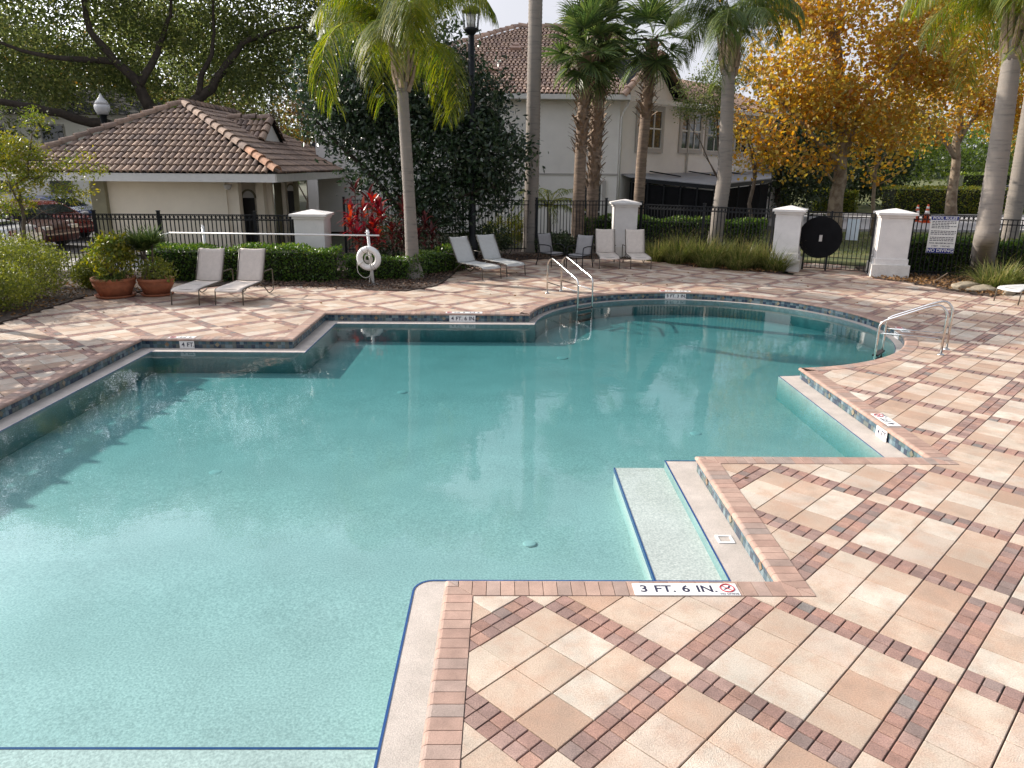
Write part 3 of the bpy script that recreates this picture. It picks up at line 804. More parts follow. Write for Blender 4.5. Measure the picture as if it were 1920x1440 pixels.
# ------------------------------------------------------------------ depth markers
def no_diving(o, x, y, r, parent):
    fr = frame(o, x, y)
    mbx = MB(); X, Y, Z = fr.col[0].xyz, fr.col[1].xyz, fr.col[2].xyz
    mbx.torus(Vector(o) + Z * 0.001, Z, r, r * 0.10, 24, 6)
    mbx.obox(Vector(o) + Z * 0.0012, (X - Y).normalized(), (X + Y).normalized(), Z, r * 0.95, r * 0.08, 0.001)
    part('no_diving_ring', mbx, M['red'], parent)
    mbx = MB()
    mbx.obox(Vector(o) + Z * 0.0011, (X + Y * 0.7).normalized(), (Y - X * 0.7).normalized(), Z, r * 0.62, r * 0.10, 0.001)
    mbx.lathe(Vector(o) + (X * 0.42 + Y * 0.5) * r, [(r * 0.16, 0), (r * 0.16, 0.0015)], 10) if abs(Z.z) > .9 else None
    part('swimmer_symbol', mbx, M['navy'], parent)
def marker(label, o, x, y, words, size, ring=False, group=None):
    """words: list of strings, one per square plate; o = left end of the middle line"""
    o = Vector(o); x = Vector(x).normalized(); y = Vector(y).normalized(); z = x.cross(y)
    t = thing('depth_marker', label, 'depth marker', o, group)
    n_ = len(words) + (1 if ring else 0); p = o.copy()
    for k in range(n_):
        c = o + x * (size * (k + .5))
        mbx = MB(); mbx.obox(c + z * 0.001, x, y, z, size / 2 - 0.0006, size / 2, 0.0035)
        part('plate', mbx, M['white'], t)
        if k < len(words):
            text_part('lettering', words[k], size * 0.80, M['navy'], t, frame(c + z * 0.0052, x, y), 0.0006, 0.0022)
        else:
            no_diving(c + y * size * 0.08 + z * 0.005, x, y, size * 0.33, t)
            text_part('lettering', 'NO DIVING', size * 0.17, M['navy'], t, frame(c - y * size * 0.41 + z * 0.0052, x, y), 0.0006, 0.0006)
    return t
zc = 0.006
marker('white depth marker reading 3 FT. 6 IN. with no diving symbol on near coping', (0.945, 4.712, zc), (1, 0, 0), (0, 1, 0), ['3', 'FT.', '6', 'IN.'], 0.152, True)
marker('white depth marker reading 4 FT. set flat on right coping', (4.655, 8.26, zc), (0, 1, 0), (-1, 0, 0), ['4', 'FT.'], 0.152, True)
marker('white depth marker 4 FT. lying flat on the far left coping', (-5.42, 12.71, zc), (-1, 0, 0), (0, -1, 0), ['4', 'FT.'], 0.152, True)
marker('white depth marker 4 FT. 6 IN. lying flat on far middle coping', (-0.46, 15.14, zc), (-1, 0, 0), (0, -1, 0), ['4', 'FT.', '6', 'IN.'], 0.152, True)
def arcmark(label, deg, words, flat, ring):
    a = R_(deg); n_ = Vector((math.cos(a), math.sin(a), 0)); tg = Vector((math.sin(a), -math.cos(a), 0))
    w = 0.152 if flat else 0.128
    L = w * (len(words) + (1 if ring else 0))
    if flat:
        c = Vector((CX, CY, zc)) + n_ * (CR + 0.115); x = -tg; y = -n_
        # reading from the deck: right-hand side runs clockwise seen from above
        marker(label, c - x * (L / 2), x, y, words, w, ring)
    else:
        c = Vector((CX, CY, -0.1)) + n_ * (CR + 0.018); marker(label, c - tg * (L / 2), tg, (0, 0, 1), words, w, ring)
arcmark('white depth marker lying flat on coping above the 5 FT. 3 IN. plate', 87, ['5', 'FT.', '3', 'IN.'], True, True)
arcmark('white depth marker plate 5 FT. 3 IN. on the round pool end', 87, ['5', 'FT.', '3', 'IN.'], False, False)
arcmark('white depth marker lying flat on coping beside the right ladder', -11, ['5', 'FT.'], True, True)
arcmark('white depth marker plate 5 FT. on tiles below the right ladder rails', -11, ['5', 'FT.'], False, False)
marker('white depth marker plate reading 4 FT. on far left tile band', (-5.66, 12.605, -0.1), (1, 0, 0), (0, 0, 1), ['4', 'FT.'], 0.128)
marker('white depth marker plate reading 4 FT. 6 IN. on far middle tile band', (-1.14, 15.035, -0.1), (1, 0, 0), (0, 0, 1), ['4', 'FT.', '6', 'IN.'], 0.135)
marker('white depth marker plate reading 4 FT. on right tile band', (4.525, 8.42, -0.1), (0, -1, 0), (0, 0, 1), ['4', 'FT.'], 0.128)
# ------------------------------------------------------------------ leaves and wood
def leaf_mesh(name, P, size, mt, D=None, aspect=0.45, up=0.0, fold=0.25, rnd=None, shape=1):
    """many leaf-sized faces: P (n,3) base points; each a folded diamond of two triangles"""
    P = np.asarray(P, np.float64); n = len(P)
    if D is None:
        D = rng.normal(size=(n, 3)); D[:, 2] += up
    D = D / (np.linalg.norm(D, axis=1, keepdims=True) + 1e-9)
    Rv = rng.normal(size=(n, 3)); Wd = np.cross(D, Rv); Wd /= (np.linalg.norm(Wd, axis=1, keepdims=True) + 1e-9)
    Nn = np.cross(D, Wd)
    L = size * rng.uniform(0.65, 1.25, (n, 1)); w = L * aspect * 0.5
    a = P; c = P + D * L; mid = P + D * L * 0.48
    b = mid + Wd * w + Nn * (w * fold); d = mid - Wd * w + Nn * (w * fold)
    V = np.stack([a, b, c, d], 1).reshape(-1, 3)
    base = (np.arange(n) * 4)[:, None]
    T = np.concatenate([base + [0, 1, 2], base + [0, 2, 3]], 1).reshape(-1)
    me = bpy.data.meshes.new(name)
    me.vertices.add(4 * n); me.vertices.foreach_set('co', V.ravel().astype(np.float32))
    me.loops.add(6 * n); me.loops.foreach_set('vertex_index', T.astype(np.int32))
    me.polygons.add(2 * n); me.polygons.foreach_set('loop_start', (np.arange(2 * n) * 3).astype(np.int32))
    me.update(calc_edges=True)
    if rnd is None: rnd = rng.uniform(0, 1, n)
    at_ = me.attributes.new('rnd', 'FLOAT', 'FACE'); at_.data.foreach_set('value', np.repeat(rnd, 2).astype(np.float32))
    me.materials.append(mt)
    return me

def quads_mesh(name, V, F, rnd, mt):
    me = bpy.data.meshes.new(name); V = np.asarray(V, np.float32); F = np.asarray(F, np.int32)
    nf = len(F)
    me.vertices.add(len(V)); me.vertices.foreach_set('co', V.ravel())
    me.loops.add(4 * nf); me.loops.foreach_set('vertex_index', F.ravel())
    me.polygons.add(nf); me.polygons.foreach_set('loop_start', (np.arange(nf) * 4).astype(np.int32))
    me.update(calc_edges=True)
    at_ = me.attributes.new('rnd', 'FLOAT', 'FACE'); at_.data.foreach_set('value', np.asarray(rnd, np.float32))
    me.materials.append(mt)
    return me

def cloud(centres, per, sig, flat=0.8):
    c = np.repeat(np.asarray(centres, float), per, 0)
    return c + rng.normal(size=c.shape) * np.array([sig, sig, sig * flat])

def crown_points(ells, n, shell=0.35, gaps=0.0, seed=0):
    """cluster centres inside a union of ellipsoids (c, r), denser outside, thinned by a coarse lattice of gaps"""
    out = []; r_ = np.random.default_rng(seed)
    wts = np.array([e[1][0] * e[1][1] * e[1][2] for e in ells]) ** 0.8; wts /= wts.sum()
    gv = r_.normal(size=(40, 3))
    while len(out) < n:
        e = ells[r_.choice(len(ells), p=wts)]
        d = r_.normal(size=3); d /= np.linalg.norm(d)
        rad = (shell + (1 - shell) * r_.uniform()) ** 0.5
        p = np.array(e[0]) + d * rad * np.array(e[1])
        g = math.sin(p[0] * 1.7 + seed) * math.sin(p[1] * 1.9 + 2.1 * seed) + math.sin(p[2] * 2.1 + p[0] * 0.8 + seed)
        if g < -1.3 + gaps * 1.6 and r_.uniform() < 0.85 * min(1, gaps * 3): continue
        out.append(p)
    return np.array(out)

def wiggle(a, b, k, amp, r_):
    a, b = np.array(a, float), np.array(b, float); pts = []
    L = np.linalg.norm(b - a)
    for i in range(k + 1):
        t = i / k; p = a + (b - a) * t
        if 0 < i < k: p = p + r_.normal(size=3) * amp * L
        pts.append(p)
    return pts

def make_tree(name, label, base, limbs, ells, nclus, per, sig, leaf, lm, bark, tr, seed=1, gaps=0.25, aspect=0.5, group=None, twigs=1.0, up=0.1, shell=0.35, cat='tree', tint=None, flat=0.8):
    """trunk and limbs from polylines with radii; a thin branch to every leaf cluster"""
    r_ = np.random.default_rng(seed)
    t = thing(name, label, cat, base, group)
    mbx = MB(); nodes = []
    for pts, ra, rb in limbs:
        full = []
        for i in range(len(pts) - 1):
            w = wiggle(pts[i], pts[i + 1], 3, 0.025, r_); full += w if i == 0 else w[1:]
        n_ = len(full); rs = [ra + (rb - ra) * (i / (n_ - 1)) ** 0.8 for i in range(n_)]
        mbx.tube([Vector(p) for p in full], rs, 9)
        for i, p in enumerate(full):
            if i > n_ * 0.3: nodes.append((p, rs[i]))
    part('trunk', mbx, bark, t, smooth=True)
    cl = crown_points(ells, nclus, shell, gaps, seed)
    NP = np.array([p for p, _ in nodes]); NR = np.array([r for _, r in nodes])
    if twigs > 0:
        mbx = MB(); order = np.argsort([np.min(np.linalg.norm(NP - c, axis=1)) for c in cl])
        for ci in order:
            c = cl[ci]; d = np.linalg.norm(NP - c, axis=1) + np.maximum(0, (NP[:, 2] - c[2])) * 0.6
            k = int(np.argmin(d)); a = NP[k]
            rr = min(NR[k] * 0.6, 0.012 + 0.016 * d[k]) * twigs
            mid = (a + c) / 2 + r_.normal(size=3) * 0.08 * d[k] + np.array([0, 0, 0.06 * d[k]])
            mbx.tube([Vector(a), Vector(mid), Vector(c)], [rr, rr * 0.7, rr * 0.35], 4, cap=False)
            NP = np.vstack([NP, mid[None], c[None]]); NR = np.append(NR, [rr * 0.7, rr * 0.4])
        part('branches', mbx, bark, t)
    P = cloud(cl, per, sig, flat)
    cr = np.repeat(r_.uniform(0, 1, len(cl)), per)
    if tint is not None: cr = tint(P) * 0.6 + cr * 0.4
    rnd = np.clip(0.55 * cr + 0.45 * r_.uniform(0, 1, len(P)), 0, 1)
    link('crown', leaf_mesh('crown', P, leaf, lm, aspect=aspect, up=up, rnd=rnd), t)
    return t

# ------------------------------------------------------------------ palms
def frond_mesh(name, L, droop, mt, nl=120, leafl=0.62, seed=0, lift=0.75, width=0.017):
    r_ = np.random.default_rng(seed); V = []; F = []; rn = []
    pts = []
    p = np.array([0., 0., 0.]); ang = lift; k = 14
    for i in range(k + 1):
        pts.append(p.copy()); st = L / k
        p = p + np.array([math.cos(ang), 0, math.sin(ang)]) * st
        ang -= droop / k * (0.6 + 1.3 * i / k)
    pts = np.array(pts)
    def pos(t):
        x = t * k; i = min(k - 1, int(x)); return pts[i] + (pts[i + 1] - pts[i]) * (x - i), pts[i + 1] - pts[i]
    # rachis: a narrow three-sided beam
    for i in range(k):
        w0 = 0.022 * (1 - i / k) + 0.004; w1 = 0.022 * (1 - (i + 1) / k) + 0.004
        b = len(V)
        V += [pts[i] + [0, w0, 0], pts[i] + [0, -w0, 0], pts[i + 1] + [0, -w1, 0], pts[i + 1] + [0, w1, 0],
              pts[i] + [0, 0, -w0 * 1.4], pts[i + 1] + [0, 0, -w1 * 1.4]]
        F += [(b, b + 1, b + 2, b + 3), (b, b + 3, b + 5, b + 4), (b + 1, b + 4, b + 5, b + 2)]; rn += [0.9, 0.9, 0.9]
    for i in range(nl):
        t = 0.16 + 0.84 * i / (nl - 1)
        q, d = pos(t); d = d / np.linalg.norm(d)
        ll = leafl * (0.35 + 0.65 * math.sin(PI * min(1, 0.15 + t * 0.8))) * r_.uniform(.85, 1.1)
        for s in (-1, 1):
            dirn = d * 0.55 + np.array([0, s * r_.uniform(.6, 1.0), 0]) + np.array([0, 0, r_.uniform(-.15, .35)])
            dirn /= np.linalg.norm(dirn)
            w = width * 0.5 * r_.uniform(.8, 1.2); wd = np.cross(dirn, [0, 0, 1.0]) + r_.normal(size=3) * 0.25; wd /= np.linalg.norm(wd) + 1e-9
            c = q.copy(); g = 0.0; rows = [c.copy()]; dd = dirn.copy()
            for j in range(3):
                dd = dd + np.array([0, 0, -0.42 - 0.20 * j]); dd /= np.linalg.norm(dd)
                c = c + dd * ll / 3; rows.append(c.copy())
            ws = [w * .6, w, w * .8, w * .12]; b = len(V)
            for c_, w_ in zip(rows, ws): V += [c_ + wd * w_, c_ - wd * w_]
            v = r_.uniform()
            for j in range(3): F.append((b + 2 * j, b + 2 * j + 1, b + 2 * j + 3, b + 2 * j + 2)); rn.append(v)
    return quads_mesh(name, V, F, rn, mt)

def fan_mesh(name, pet, R, mt, seed=0, nseg=36, droop=0.5):
    """costapalmate fan on a stalk along +x"""
    r_ = np.random.default_rng(seed); V = []; F = []; rn = []
    b = 0
    k = 6; pts = [np.array([pet * i / k, 0, 0.10 * math.sin(PI * i / k)]) for i in range(k + 1)]
    for i in range(k):
        w = 0.018; b = len(V)
        V += [pts[i] + [0, w, 0], pts[i] + [0, -w, 0], pts[i + 1] + [0, -w * .8, 0], pts[i + 1] + [0, w * .8, 0]]; F.append((b, b + 1, b + 2, b + 3)); rn.append(0.7)
    h = pts[-1]
    for i in range(nseg):
        a = -2.15 + 4.3 * i / (nseg - 1) + r_.normal() * 0.02
        ll = R * (0.72 + 0.28 * math.cos(a * 0.8)) * r_.uniform(.9, 1.08)
        d = np.array([math.cos(a), math.sin(a), 0.28 * abs(math.sin(a)) - 0.05]); d /= np.linalg.norm(d)
        wd = np.cross(d, [0, 0, 1.0]); wd /= np.linalg.norm(wd)
        wd = wd + np.array([0, 0, r_.choice([-.5, .5])]); wd /= np.linalg.norm(wd)
        c = h.copy(); rows = [c.copy()]; dd = d.copy()
        for j in range(4):
            dd = dd + np.array([0, 0, -droop * (0.05 + 0.22 * j * j / 4)]); dd /= np.linalg.norm(dd)
            c = c + dd * ll / 4; rows.append(c.copy())
        ws = [.006, .024, .026, .016, .003]; b = len(V)
        for c_, w_ in zip(rows, ws): V += [c_ + wd * w_, c_ - wd * w_]
        v = r_.uniform() * 0.8
        for j in range(4): F.append((b + 2 * j, b + 2 * j + 1, b + 2 * j + 3, b + 2 * j + 2)); rn.append(min(1, v + (0.25 if j == 3 else 0)))
    return quads_mesh(name, V, F, rn, mt)

def ringed_trunk(pts, rs, n=14, step=0.12, amp=0.03):
    """palm stem with raised leaf scars"""
    mbx = MB(); P = [Vector(p) for p in pts]; out = []; rr = []
    tot = sum((P[i + 1] - P[i]).length for i in range(len(P) - 1)); K = max(12, int(tot / (step / 2)))
    for k in range(K + 1):
        s = tot * k / K; i = 0
        while i < len(P) - 2 and s > (P[i + 1] - P[i]).length: s -= (P[i + 1] - P[i]).length; i += 1
        t = s / (P[i + 1] - P[i]).length
        out.append(P[i].lerp(P[i + 1], t)); r0 = rs[i] + (rs[i + 1] - rs[i]) * t
        rr.append(r0 * (1 + (amp if k % 2 else -amp * .4) + random.uniform(-.006, .006)))
    return mbx.tube(out, rr, n)

def queen_palm(label, pts, rs, nf, L, mt, seed, leafl=0.62, droop=2.1, skirt=0.0, boot=True, group='queen palms'):
    r_ = random.Random(seed)
    t = thing('queen_palm', label, 'palm tree', pts[0], group)
    part('trunk', ringed_trunk(pts, rs), M['palmbark'], t, smooth=True)
    top = Vector(pts[-1]); ax = (top - Vector(pts[-2])).normalized()
    if boot:
        mbx = MB()
        for k in range(16):
            a = k * 2.4; z0 = -0.05 + 0.045 * k; d = Vector((math.cos(a), math.sin(a), 0))
            b = top + ax * z0 + d * rs[-1] * 0.9; e = b + ax * r_.uniform(.55, 1.0) + d * r_.uniform(.08, .26)
            mbx.tube([b, b.lerp(e, .5) + d * .02, e], [0.085, 0.06, 0.02], 5)
        part('leaf_base', mbx, M['boot'], t)
        mbx = MB(); mbx.tube([top - ax * .05, top + ax * .5, top + ax * 1.0], [rs[-1] * 1.05, rs[-1] * 1.0, rs[-1] * .55], 10)
        part('crownshaft', mbx, M['palmbark'], t, smooth=True)
    hub = top + ax * 0.85
    vers = [frond_mesh('frond', L * (0.9 + .1 * k), droop * (0.82 + 0.14 * k), mt, seed=seed * 10 + k, leafl=leafl, lift=[1.45, 1.22, .98, 0.68][k]) for k in range(4)]
    for k in range(nf):
        v = k % 4 if k < nf - 3 else 0
        a = k * 2.399 + r_.uniform(-.2, .2)
        o = inst('frond', vers[v], t, hub + Vector((0, 0, r_.uniform(-.15, .15))), (0, r_.uniform(-.12, .12), a), (r_.uniform(.88, 1.08),) * 3)
    return t

def sabal_palm(label, pts, rs, nf, mt, seed, crown_r=1.0, pet=0.75, boots=(0.5, 1.0), group='sabal palms', queenish=0):
    r_ = random.Random(seed)
    t = thing('sabal_palm', label, 'palm tree', pts[0], group)
    mbx = ringed_trunk(pts, rs, 12, 0.16, 0.03); part('trunk', mbx, M['sabalbark'], t, smooth=True)
    P = [Vector(p) for p in pts]
    def along(f):
        ls = [(P[i + 1] - P[i]).length for i in range(len(P) - 1)]; s = f * sum(ls); i = 0
        while i < len(ls) - 1 and s > ls[i]: s -= ls[i]; i += 1
        q = s / ls[i]; return P[i].lerp(P[i + 1], q), rs[i] + (rs[i + 1] - rs[i]) * q
    mbx = MB(); nb = int(260 * (boots[1] - boots[0]) * (P[-1] - P[0]).length / 5)
    for k in range(nb):
        f = boots[0] + (boots[1] - boots[0]) * (k / max(1, nb - 1)); c, r0 = along(f)
        a = k * 2.399; d = Vector((math.cos(a), math.sin(a), 0)); tg = Vector((-d.y, d.x, 0))
        b = c + d * r0 * 0.9; up = r_.uniform(.14, .34); out = r_.uniform(.09, .34) * (0.45 + f)
        e = b + Vector((0, 0, up if r_.random() > .15 else -up * .7)) + d * out
        w = r_.uniform(.045, .095)
        mbx.add([b + tg * w, b - tg * w, b - tg * w - d * .02, e + tg * w * .45, e - tg * w * .45, e + d * .015], [(0, 1, 4, 3), (0, 3, 5), (1, 5, 4), (3, 4, 5)])
    part('leaf_base', mbx, M['boot'], t)
    hub = P[-1]
    vers = [fan_mesh('fan', pet, crown_r, mt, seed * 7 + k, droop=[.35, .6, .9][k]) for k in range(3)]
    for k in range(nf):
        f = (k + .5) / nf; el = R_(78 - 135 * f ** 0.9); a = k * 2.399 + r_.uniform(-.25, .25)
        inst('fan', vers[r_.randrange(3)], t, hub + Vector((0, 0, 0.25 - .35 * f)), (r_.uniform(-.5, .5), -el, a), (r_.uniform(.85, 1.1),) * 3)
    return t

# ------------------------------------------------------------------ hut with a barrel-tiled hip roof
HY0 = 24.0; _c = at(516, 326, HY0); HX1, HZ = _c.x, _c.z
_d = 3.0
while at(343, 197, HY0 + _d).x < HX1 - _d and _d < 9: _d += 0.01
HD = _d; HAX = HX1 - HD; HX0 = HAX - HD; HAY = HY0 + HD; HAZ = at(343, 197, HAY).z
HRY = HAY + 1.0
while at(425, 216, HRY).z < HAZ and HRY < 45: HRY += 0.02
HY1 = HRY + HD
hut = thing('pool_house', 'cream pool house with brown barrel tile hip roof behind the left fence', 'pool house', ((HX0 + HX1) / 2, HY0 + 5, 0))
roof = part('roof', MB().add([(HX0, HY0, HZ), (HX1, HY0, HZ), (HX1, HY1, HZ), (HX0, HY1, HZ), (HAX, HAY, HAZ), (HAX, HRY, HAZ)],
    [(0, 1, 4), (1, 2, 5, 4), (2, 3, 5), (3, 0, 4, 5), (0, 3, 2, 1)]), M['rooftile'], hut)
TILEC = [(0.26, 0.180, 0.132), (0.30, 0.210, 0.152), (0.215, 0.150, 0.116), (0.33, 0.228, 0.165), (0.19, 0.135, 0.108), (0.28, 0.193, 0.142), (0.24, 0.170, 0.130)]
def barrel(mbx, p, dn, ac, nrm, w, L, col, taper=0.82, n=6, h=0.55):
    """half-round tile: p top centre, dn down-slope unit, ac across unit"""
    v = []; f = []
    for (q, sc, lift) in ((p, taper, 0.0), (p + dn * L, 1.0, 0.028)):
        for k in range(n + 1):
            a = PI * k / n
            v.append(q + ac * (math.cos(a) * w / 2 * sc) + nrm * (math.sin(a) * w * h * sc * .8 + lift))
    m_ = n + 1
    for k in range(n): f.append((k, m_ + k, m_ + k + 1, k + 1))
    b = len(v)
    for k in range(n + 1):
        a = PI * k / n
        v.append(p + dn * (L - .012) + ac * (math.cos(a) * w / 2 * .86) + nrm * (math.sin(a) * w * h * .62 + .0))
    for k in range(n): f.append((m_ + k, b + k, b + k + 1, m_ + k + 1))
    mbx.add(v, f, col)
roof_tiles = []
def tile_slope(o, ac, dn, Lslope, xr, w, e, store, cols, dark=None):
    """courses from the eave up; xr(s) gives the across-range at distance s above the eave"""
    ac, dn = Vector(ac).normalized(), Vector(dn).normalized(); nrm = ac.cross(dn); 
    if nrm.z < 0: nrm = -nrm
    k = 0
    while k * e < Lslope - 0.1:
        s = k * e; a, b = xr(s + e * .5); n_ = int((b - a) / w)
        off = (b - a - n_ * w) / 2
        for i in range(n_):
            p = Vector(o) + ac * (a + off + (i + .5) * w) - dn * (s + e)
            j = rd.uniform(.84, 1.14); c = rd.choice(cols)
            store.append((p, dn, ac, nrm, w, e * 1.08, tuple(x * j for x in c)))
        k += 1
slh = math.hypot(HD, HAZ - HZ)
tile_slope((0, HY0 - .02, HZ), (1, 0, 0), (0, -HD, -(HAZ - HZ)), slh, lambda s: (HX0 + HD * s / slh, HX1 - HD * s / slh), 0.205, 0.42, roof_tiles, TILEC)
right_tiles = []
tile_slope((HX1 + .02, 0, HZ), (0, 1, 0), (HD, 0, -(HAZ - HZ)), slh, lambda s: (HY0 + HD * s / slh, HY1 - HD * s / slh), 0.205, 0.42, right_tiles, TILEC)
def tkey(t): return t[0].z + (0 if inframe(t[0], 0) else 50)
roof_tiles.sort(key=tkey)
for t_ in roof_tiles[:260]:
    mbx = MB(); barrel(mbx, *t_); part('roof_tile', mbx, M['rooftile'], roof)
mbx = MB()
for t_ in roof_tiles[260:]: barrel(mbx, *t_)
for t_ in right_tiles: barrel(mbx, *t_)
part('roof_tiles', mbx, M['rooftile'], roof, kind='stuff')
def ridge(a, b, w=0.30, L=0.46, first=None):
    a, b = Vector(a), Vector(b); d = (b - a); n_ = int(d.length / L); d.normalize()
    ac = d.cross(Vector((0, 0, 1))).normalized(); nrm = ac.cross(d)
    if nrm.z < 0: nrm = -nrm
    for k in range(n_):
        mbx = MB(); j = rd.uniform(.75, 1.2); c = first if (first and k > n_ - 5) else rd.choice(TILEC)
        barrel(mbx, a + d * (d.length * 0 + (b - a).length * k / n_) + nrm * .05, d, ac, nrm, w, L * 1.15, tuple(x * j for x in c), .8, 7, .75)
        part('hip_tile', mbx, M['rooftile'], roof)
ridge((HAX, HAY, HAZ), (HX1 + .05, HY0 - .05, HZ + .02), first=(0.36, 0.19, 0.11))
ridge((HAX, HAY, HAZ), (HX0, HY0, HZ))
ridge((HAX, HRY, HAZ), (HAX, HAY, HAZ))
# gablet on the right slope
HSL = (HAZ - HZ) / HD
gx = HX1
while True:                                   # gable face stands where the roof plane meets the lower edge seen in the photograph
    gx -= 0.02; gb = HZ + (HX1 - gx) * HSL
    Yl = HY0
    while at(490, 268, Yl).x > gx: Yl += 0.02
    if at(490, 268, Yl).z <= gb + 0.01 or gx < HAX: break
gy0 = Yl
gy1 = gy0
while at(527, 270, gy1).x > gx: gy1 += 0.02
gym = (gy0 + gy1) / 2; gz = at(503, 228, gym).z
bx = HX1 - (gz - HZ) / HSL
mbx = MB().add([(gx, gy0, gb), (gx, gy1, gb), (gx, gym, gz)], [(0, 1, 2)]); part('gable_face', mbx, M['trim'], roof)
mbx = MB().add([(gx + .12, gy0 - .12, gb - .05), (gx + .12, gym, gz + .04), (bx, gym, gz + .04), (gx + .12, gy1 + .12, gb - .05), (gx - 1.7, gy0 - .3, gb + .7), (gx - 1.7, gy1 + .3, gb + .7)],
               [(0, 1, 2), (3, 2, 1)])
part('gable_roof', mbx, M['rooftile2'], roof)
gt = []
dnv = Vector((0, gy0 - gym, gb - gz)).normalized(); sL = math.hypot(gy0 - gym, gb - gz)
tile_slope((gx, gy0 - .1, gb - .02), (1, 0, 0), dnv, sL, lambda s: ((bx - gx) * (s / sL), 0.1), 0.2, 0.40, gt, TILEC)
mbx = MB()
for t_ in gt: barrel(mbx, *t_)
part('roof_tiles', mbx, M['rooftile'], roof, kind='stuff')
ridge((bx, gym, gz + .05), (gx + .1, gym, gz + .05)); ridge((gx + .05, gym, gz + .03), (gx + .05, gy0 - .15, gb - .02)); ridge((gx + .05, gym, gz + .03), (gx + .05, gy1 + .15, gb - .02))
# fascia, soffit and walls
mbx = MB(); mbx.box(HX0, HX1, HY0 - .03, HY0 + .02, HZ - .26, HZ - .01); mbx.box(HX1 - .02, HX1 + .03, HY0 + .02, HY1, HZ - .26, HZ - .01); mbx.box(HX0 - .03, HX0 + .02, HY0 + .02, HY1, HZ - .26, HZ - .01)
part('fascia', mbx, M['trim'], hut)
mbx = MB().box(HX0 + .02, HX1 - .02, HY0 + .02, HY1, HZ - .24, HZ - .2); part('soffit', mbx, M['hutwall'], hut)
ZT = HZ - .24
def X(px, Y): return at(px, 400, Y).x
mbx = MB(); mbx.box(X(203, 24.9), X(428, 24.9), 24.9, 25.1, 0, ZT); mbx.box(X(428, 25.0), X(451, 25.0), 24.98, 25.3, 0, ZT)
mbx.box(X(451, 26.0), X(512, 26.0), 26.0, 26.2, 0, ZT); mbx.box(X(483, 25.6), X(497, 25.6), 25.6, 25.95, 0, ZT)
mbx.box(X(203, 25.1), X(203, 25.1) + .2, 25.1, 34, 0, ZT); mbx.box(X(534, 27.4), X(541, 27.4), 27.2, 27.5, 0, ZT)
mbx.box(X(497, 26.0), X(534, 27.4) , 27.5, 27.6, 0, ZT)
part('wall', mbx, M['hutwall'], hut)
mbx = MB(); mbx.box(X(175, 24.7), X(202, 24.7), 24.7, 25.3, 0, ZT); part('pier', mbx, M['olive'], hut)
mbx = MB(); mbx.box(X(497, 26.25) + .02, X(534, 27.38) - .02, 27.42, 27.48, 0, ZT); part('recess_wall', mbx, M['olive'], hut)
mbx = MB(); mbx.box(X(541, 27.5), X(558, 27.5), 27.5, 27.6, 0, ZT); part('wall', mbx, M['hutwall'], hut)
mbx = MB(); mbx.box(X(556, 27.4), X(563, 27.4), 27.2, 27.42, 0, ZT); part('column', mbx, M['olive'], hut)
def arch(x0, x1, Y, z0, z1, nm='door'):
    d = part(nm, MB().box(x0, x1, Y - .03, Y - .004, 0, z0), M['darkdoor'], hut)
    mbx = MB(); cx = (x0 + x1) / 2; r = (x1 - x0) / 2; o = []; ii = []
    for k in range(13):
        a = PI * k / 12; o.append((cx + math.cos(a) * r * 1.28, z0 + math.sin(a) * (z1 - z0) * 1.28)); ii.append((cx + math.cos(a) * r, z0 + math.sin(a) * (z1 - z0)))
    v = [(x, Y - .05, z) for x, z in o] + [(x, Y - .05, z) for x, z in ii] + [(x, Y, z) for x, z in o] + [(x, Y, z) for x, z in ii]
    f = []
    for k in range(12): f += [(k, k + 1, 14 + k, 13 + k), (k, 26 + k, 27 + k, k + 1), (13 + k, 14 + k, 40 + k, 39 + k)]
    mbx.add(v, f); part('arch_trim', mbx, M['olive'], hut)
    mbx = MB(); v = [(x, Y - .02, z) for x, z in ii]; mbx.add(v, [tuple(range(13))]); part('transom', mbx, M['trim'], hut)
arch(X(458, 26), X(480, 26), 26.0, at(470, 371, 26).z, at(470, 358, 26).z)
arch(X(542, 27.5), X(556, 27.5), 27.5, at(549, 358, 27.5).z, at(549, 347, 27.5).z)
mbx = MB(); q = at(427, 347, 24.8); mbx.lathe((q.x, 24.78, q.z - .06), [(.0, -.10), (.09, -.06), (.12, 0), (.13, .08), (.0, .09)], 14)
part('security_light', mbx, M['glow'], hut, smooth=True)

# ------------------------------------------------------------------ two-storey house behind the palms
EZ = 5.85; HF = 34.0
P0 = Vector((4.95, HF, 0)); BD = Vector((0.68, 0.733, 0)).normalized(); BN = Vector((BD.y, -BD.x, 0))   # wall B direction and outward normal
house = thing('apartment_house', 'two storey white house with brown tile hip roof behind the palms', 'house', (0, 38, 0))
LB = 17.0
P1 = P0 + BD * LB
mbx = MB()
plan = [(-8.3, HF), (P0.x, P0.y), (P1.x, P1.y), (P1.x - BN.x * 9, P1.y - BN.y * 9), (-8.3, 46)]
mbx.prism(plan, 0, EZ - .05); part('wall', mbx, M['house'], house)
mbx = MB(); mbx.box(-8.32, P0.x + .02, HF - .03, HF - .003, 2.55, 2.62); mbx.box(P0.x - 1.28, P0.x - 1.25, HF - .012, HF - .003, 2.62, EZ - .3)
part('stucco_band', mbx, M['trimgrey'], house)
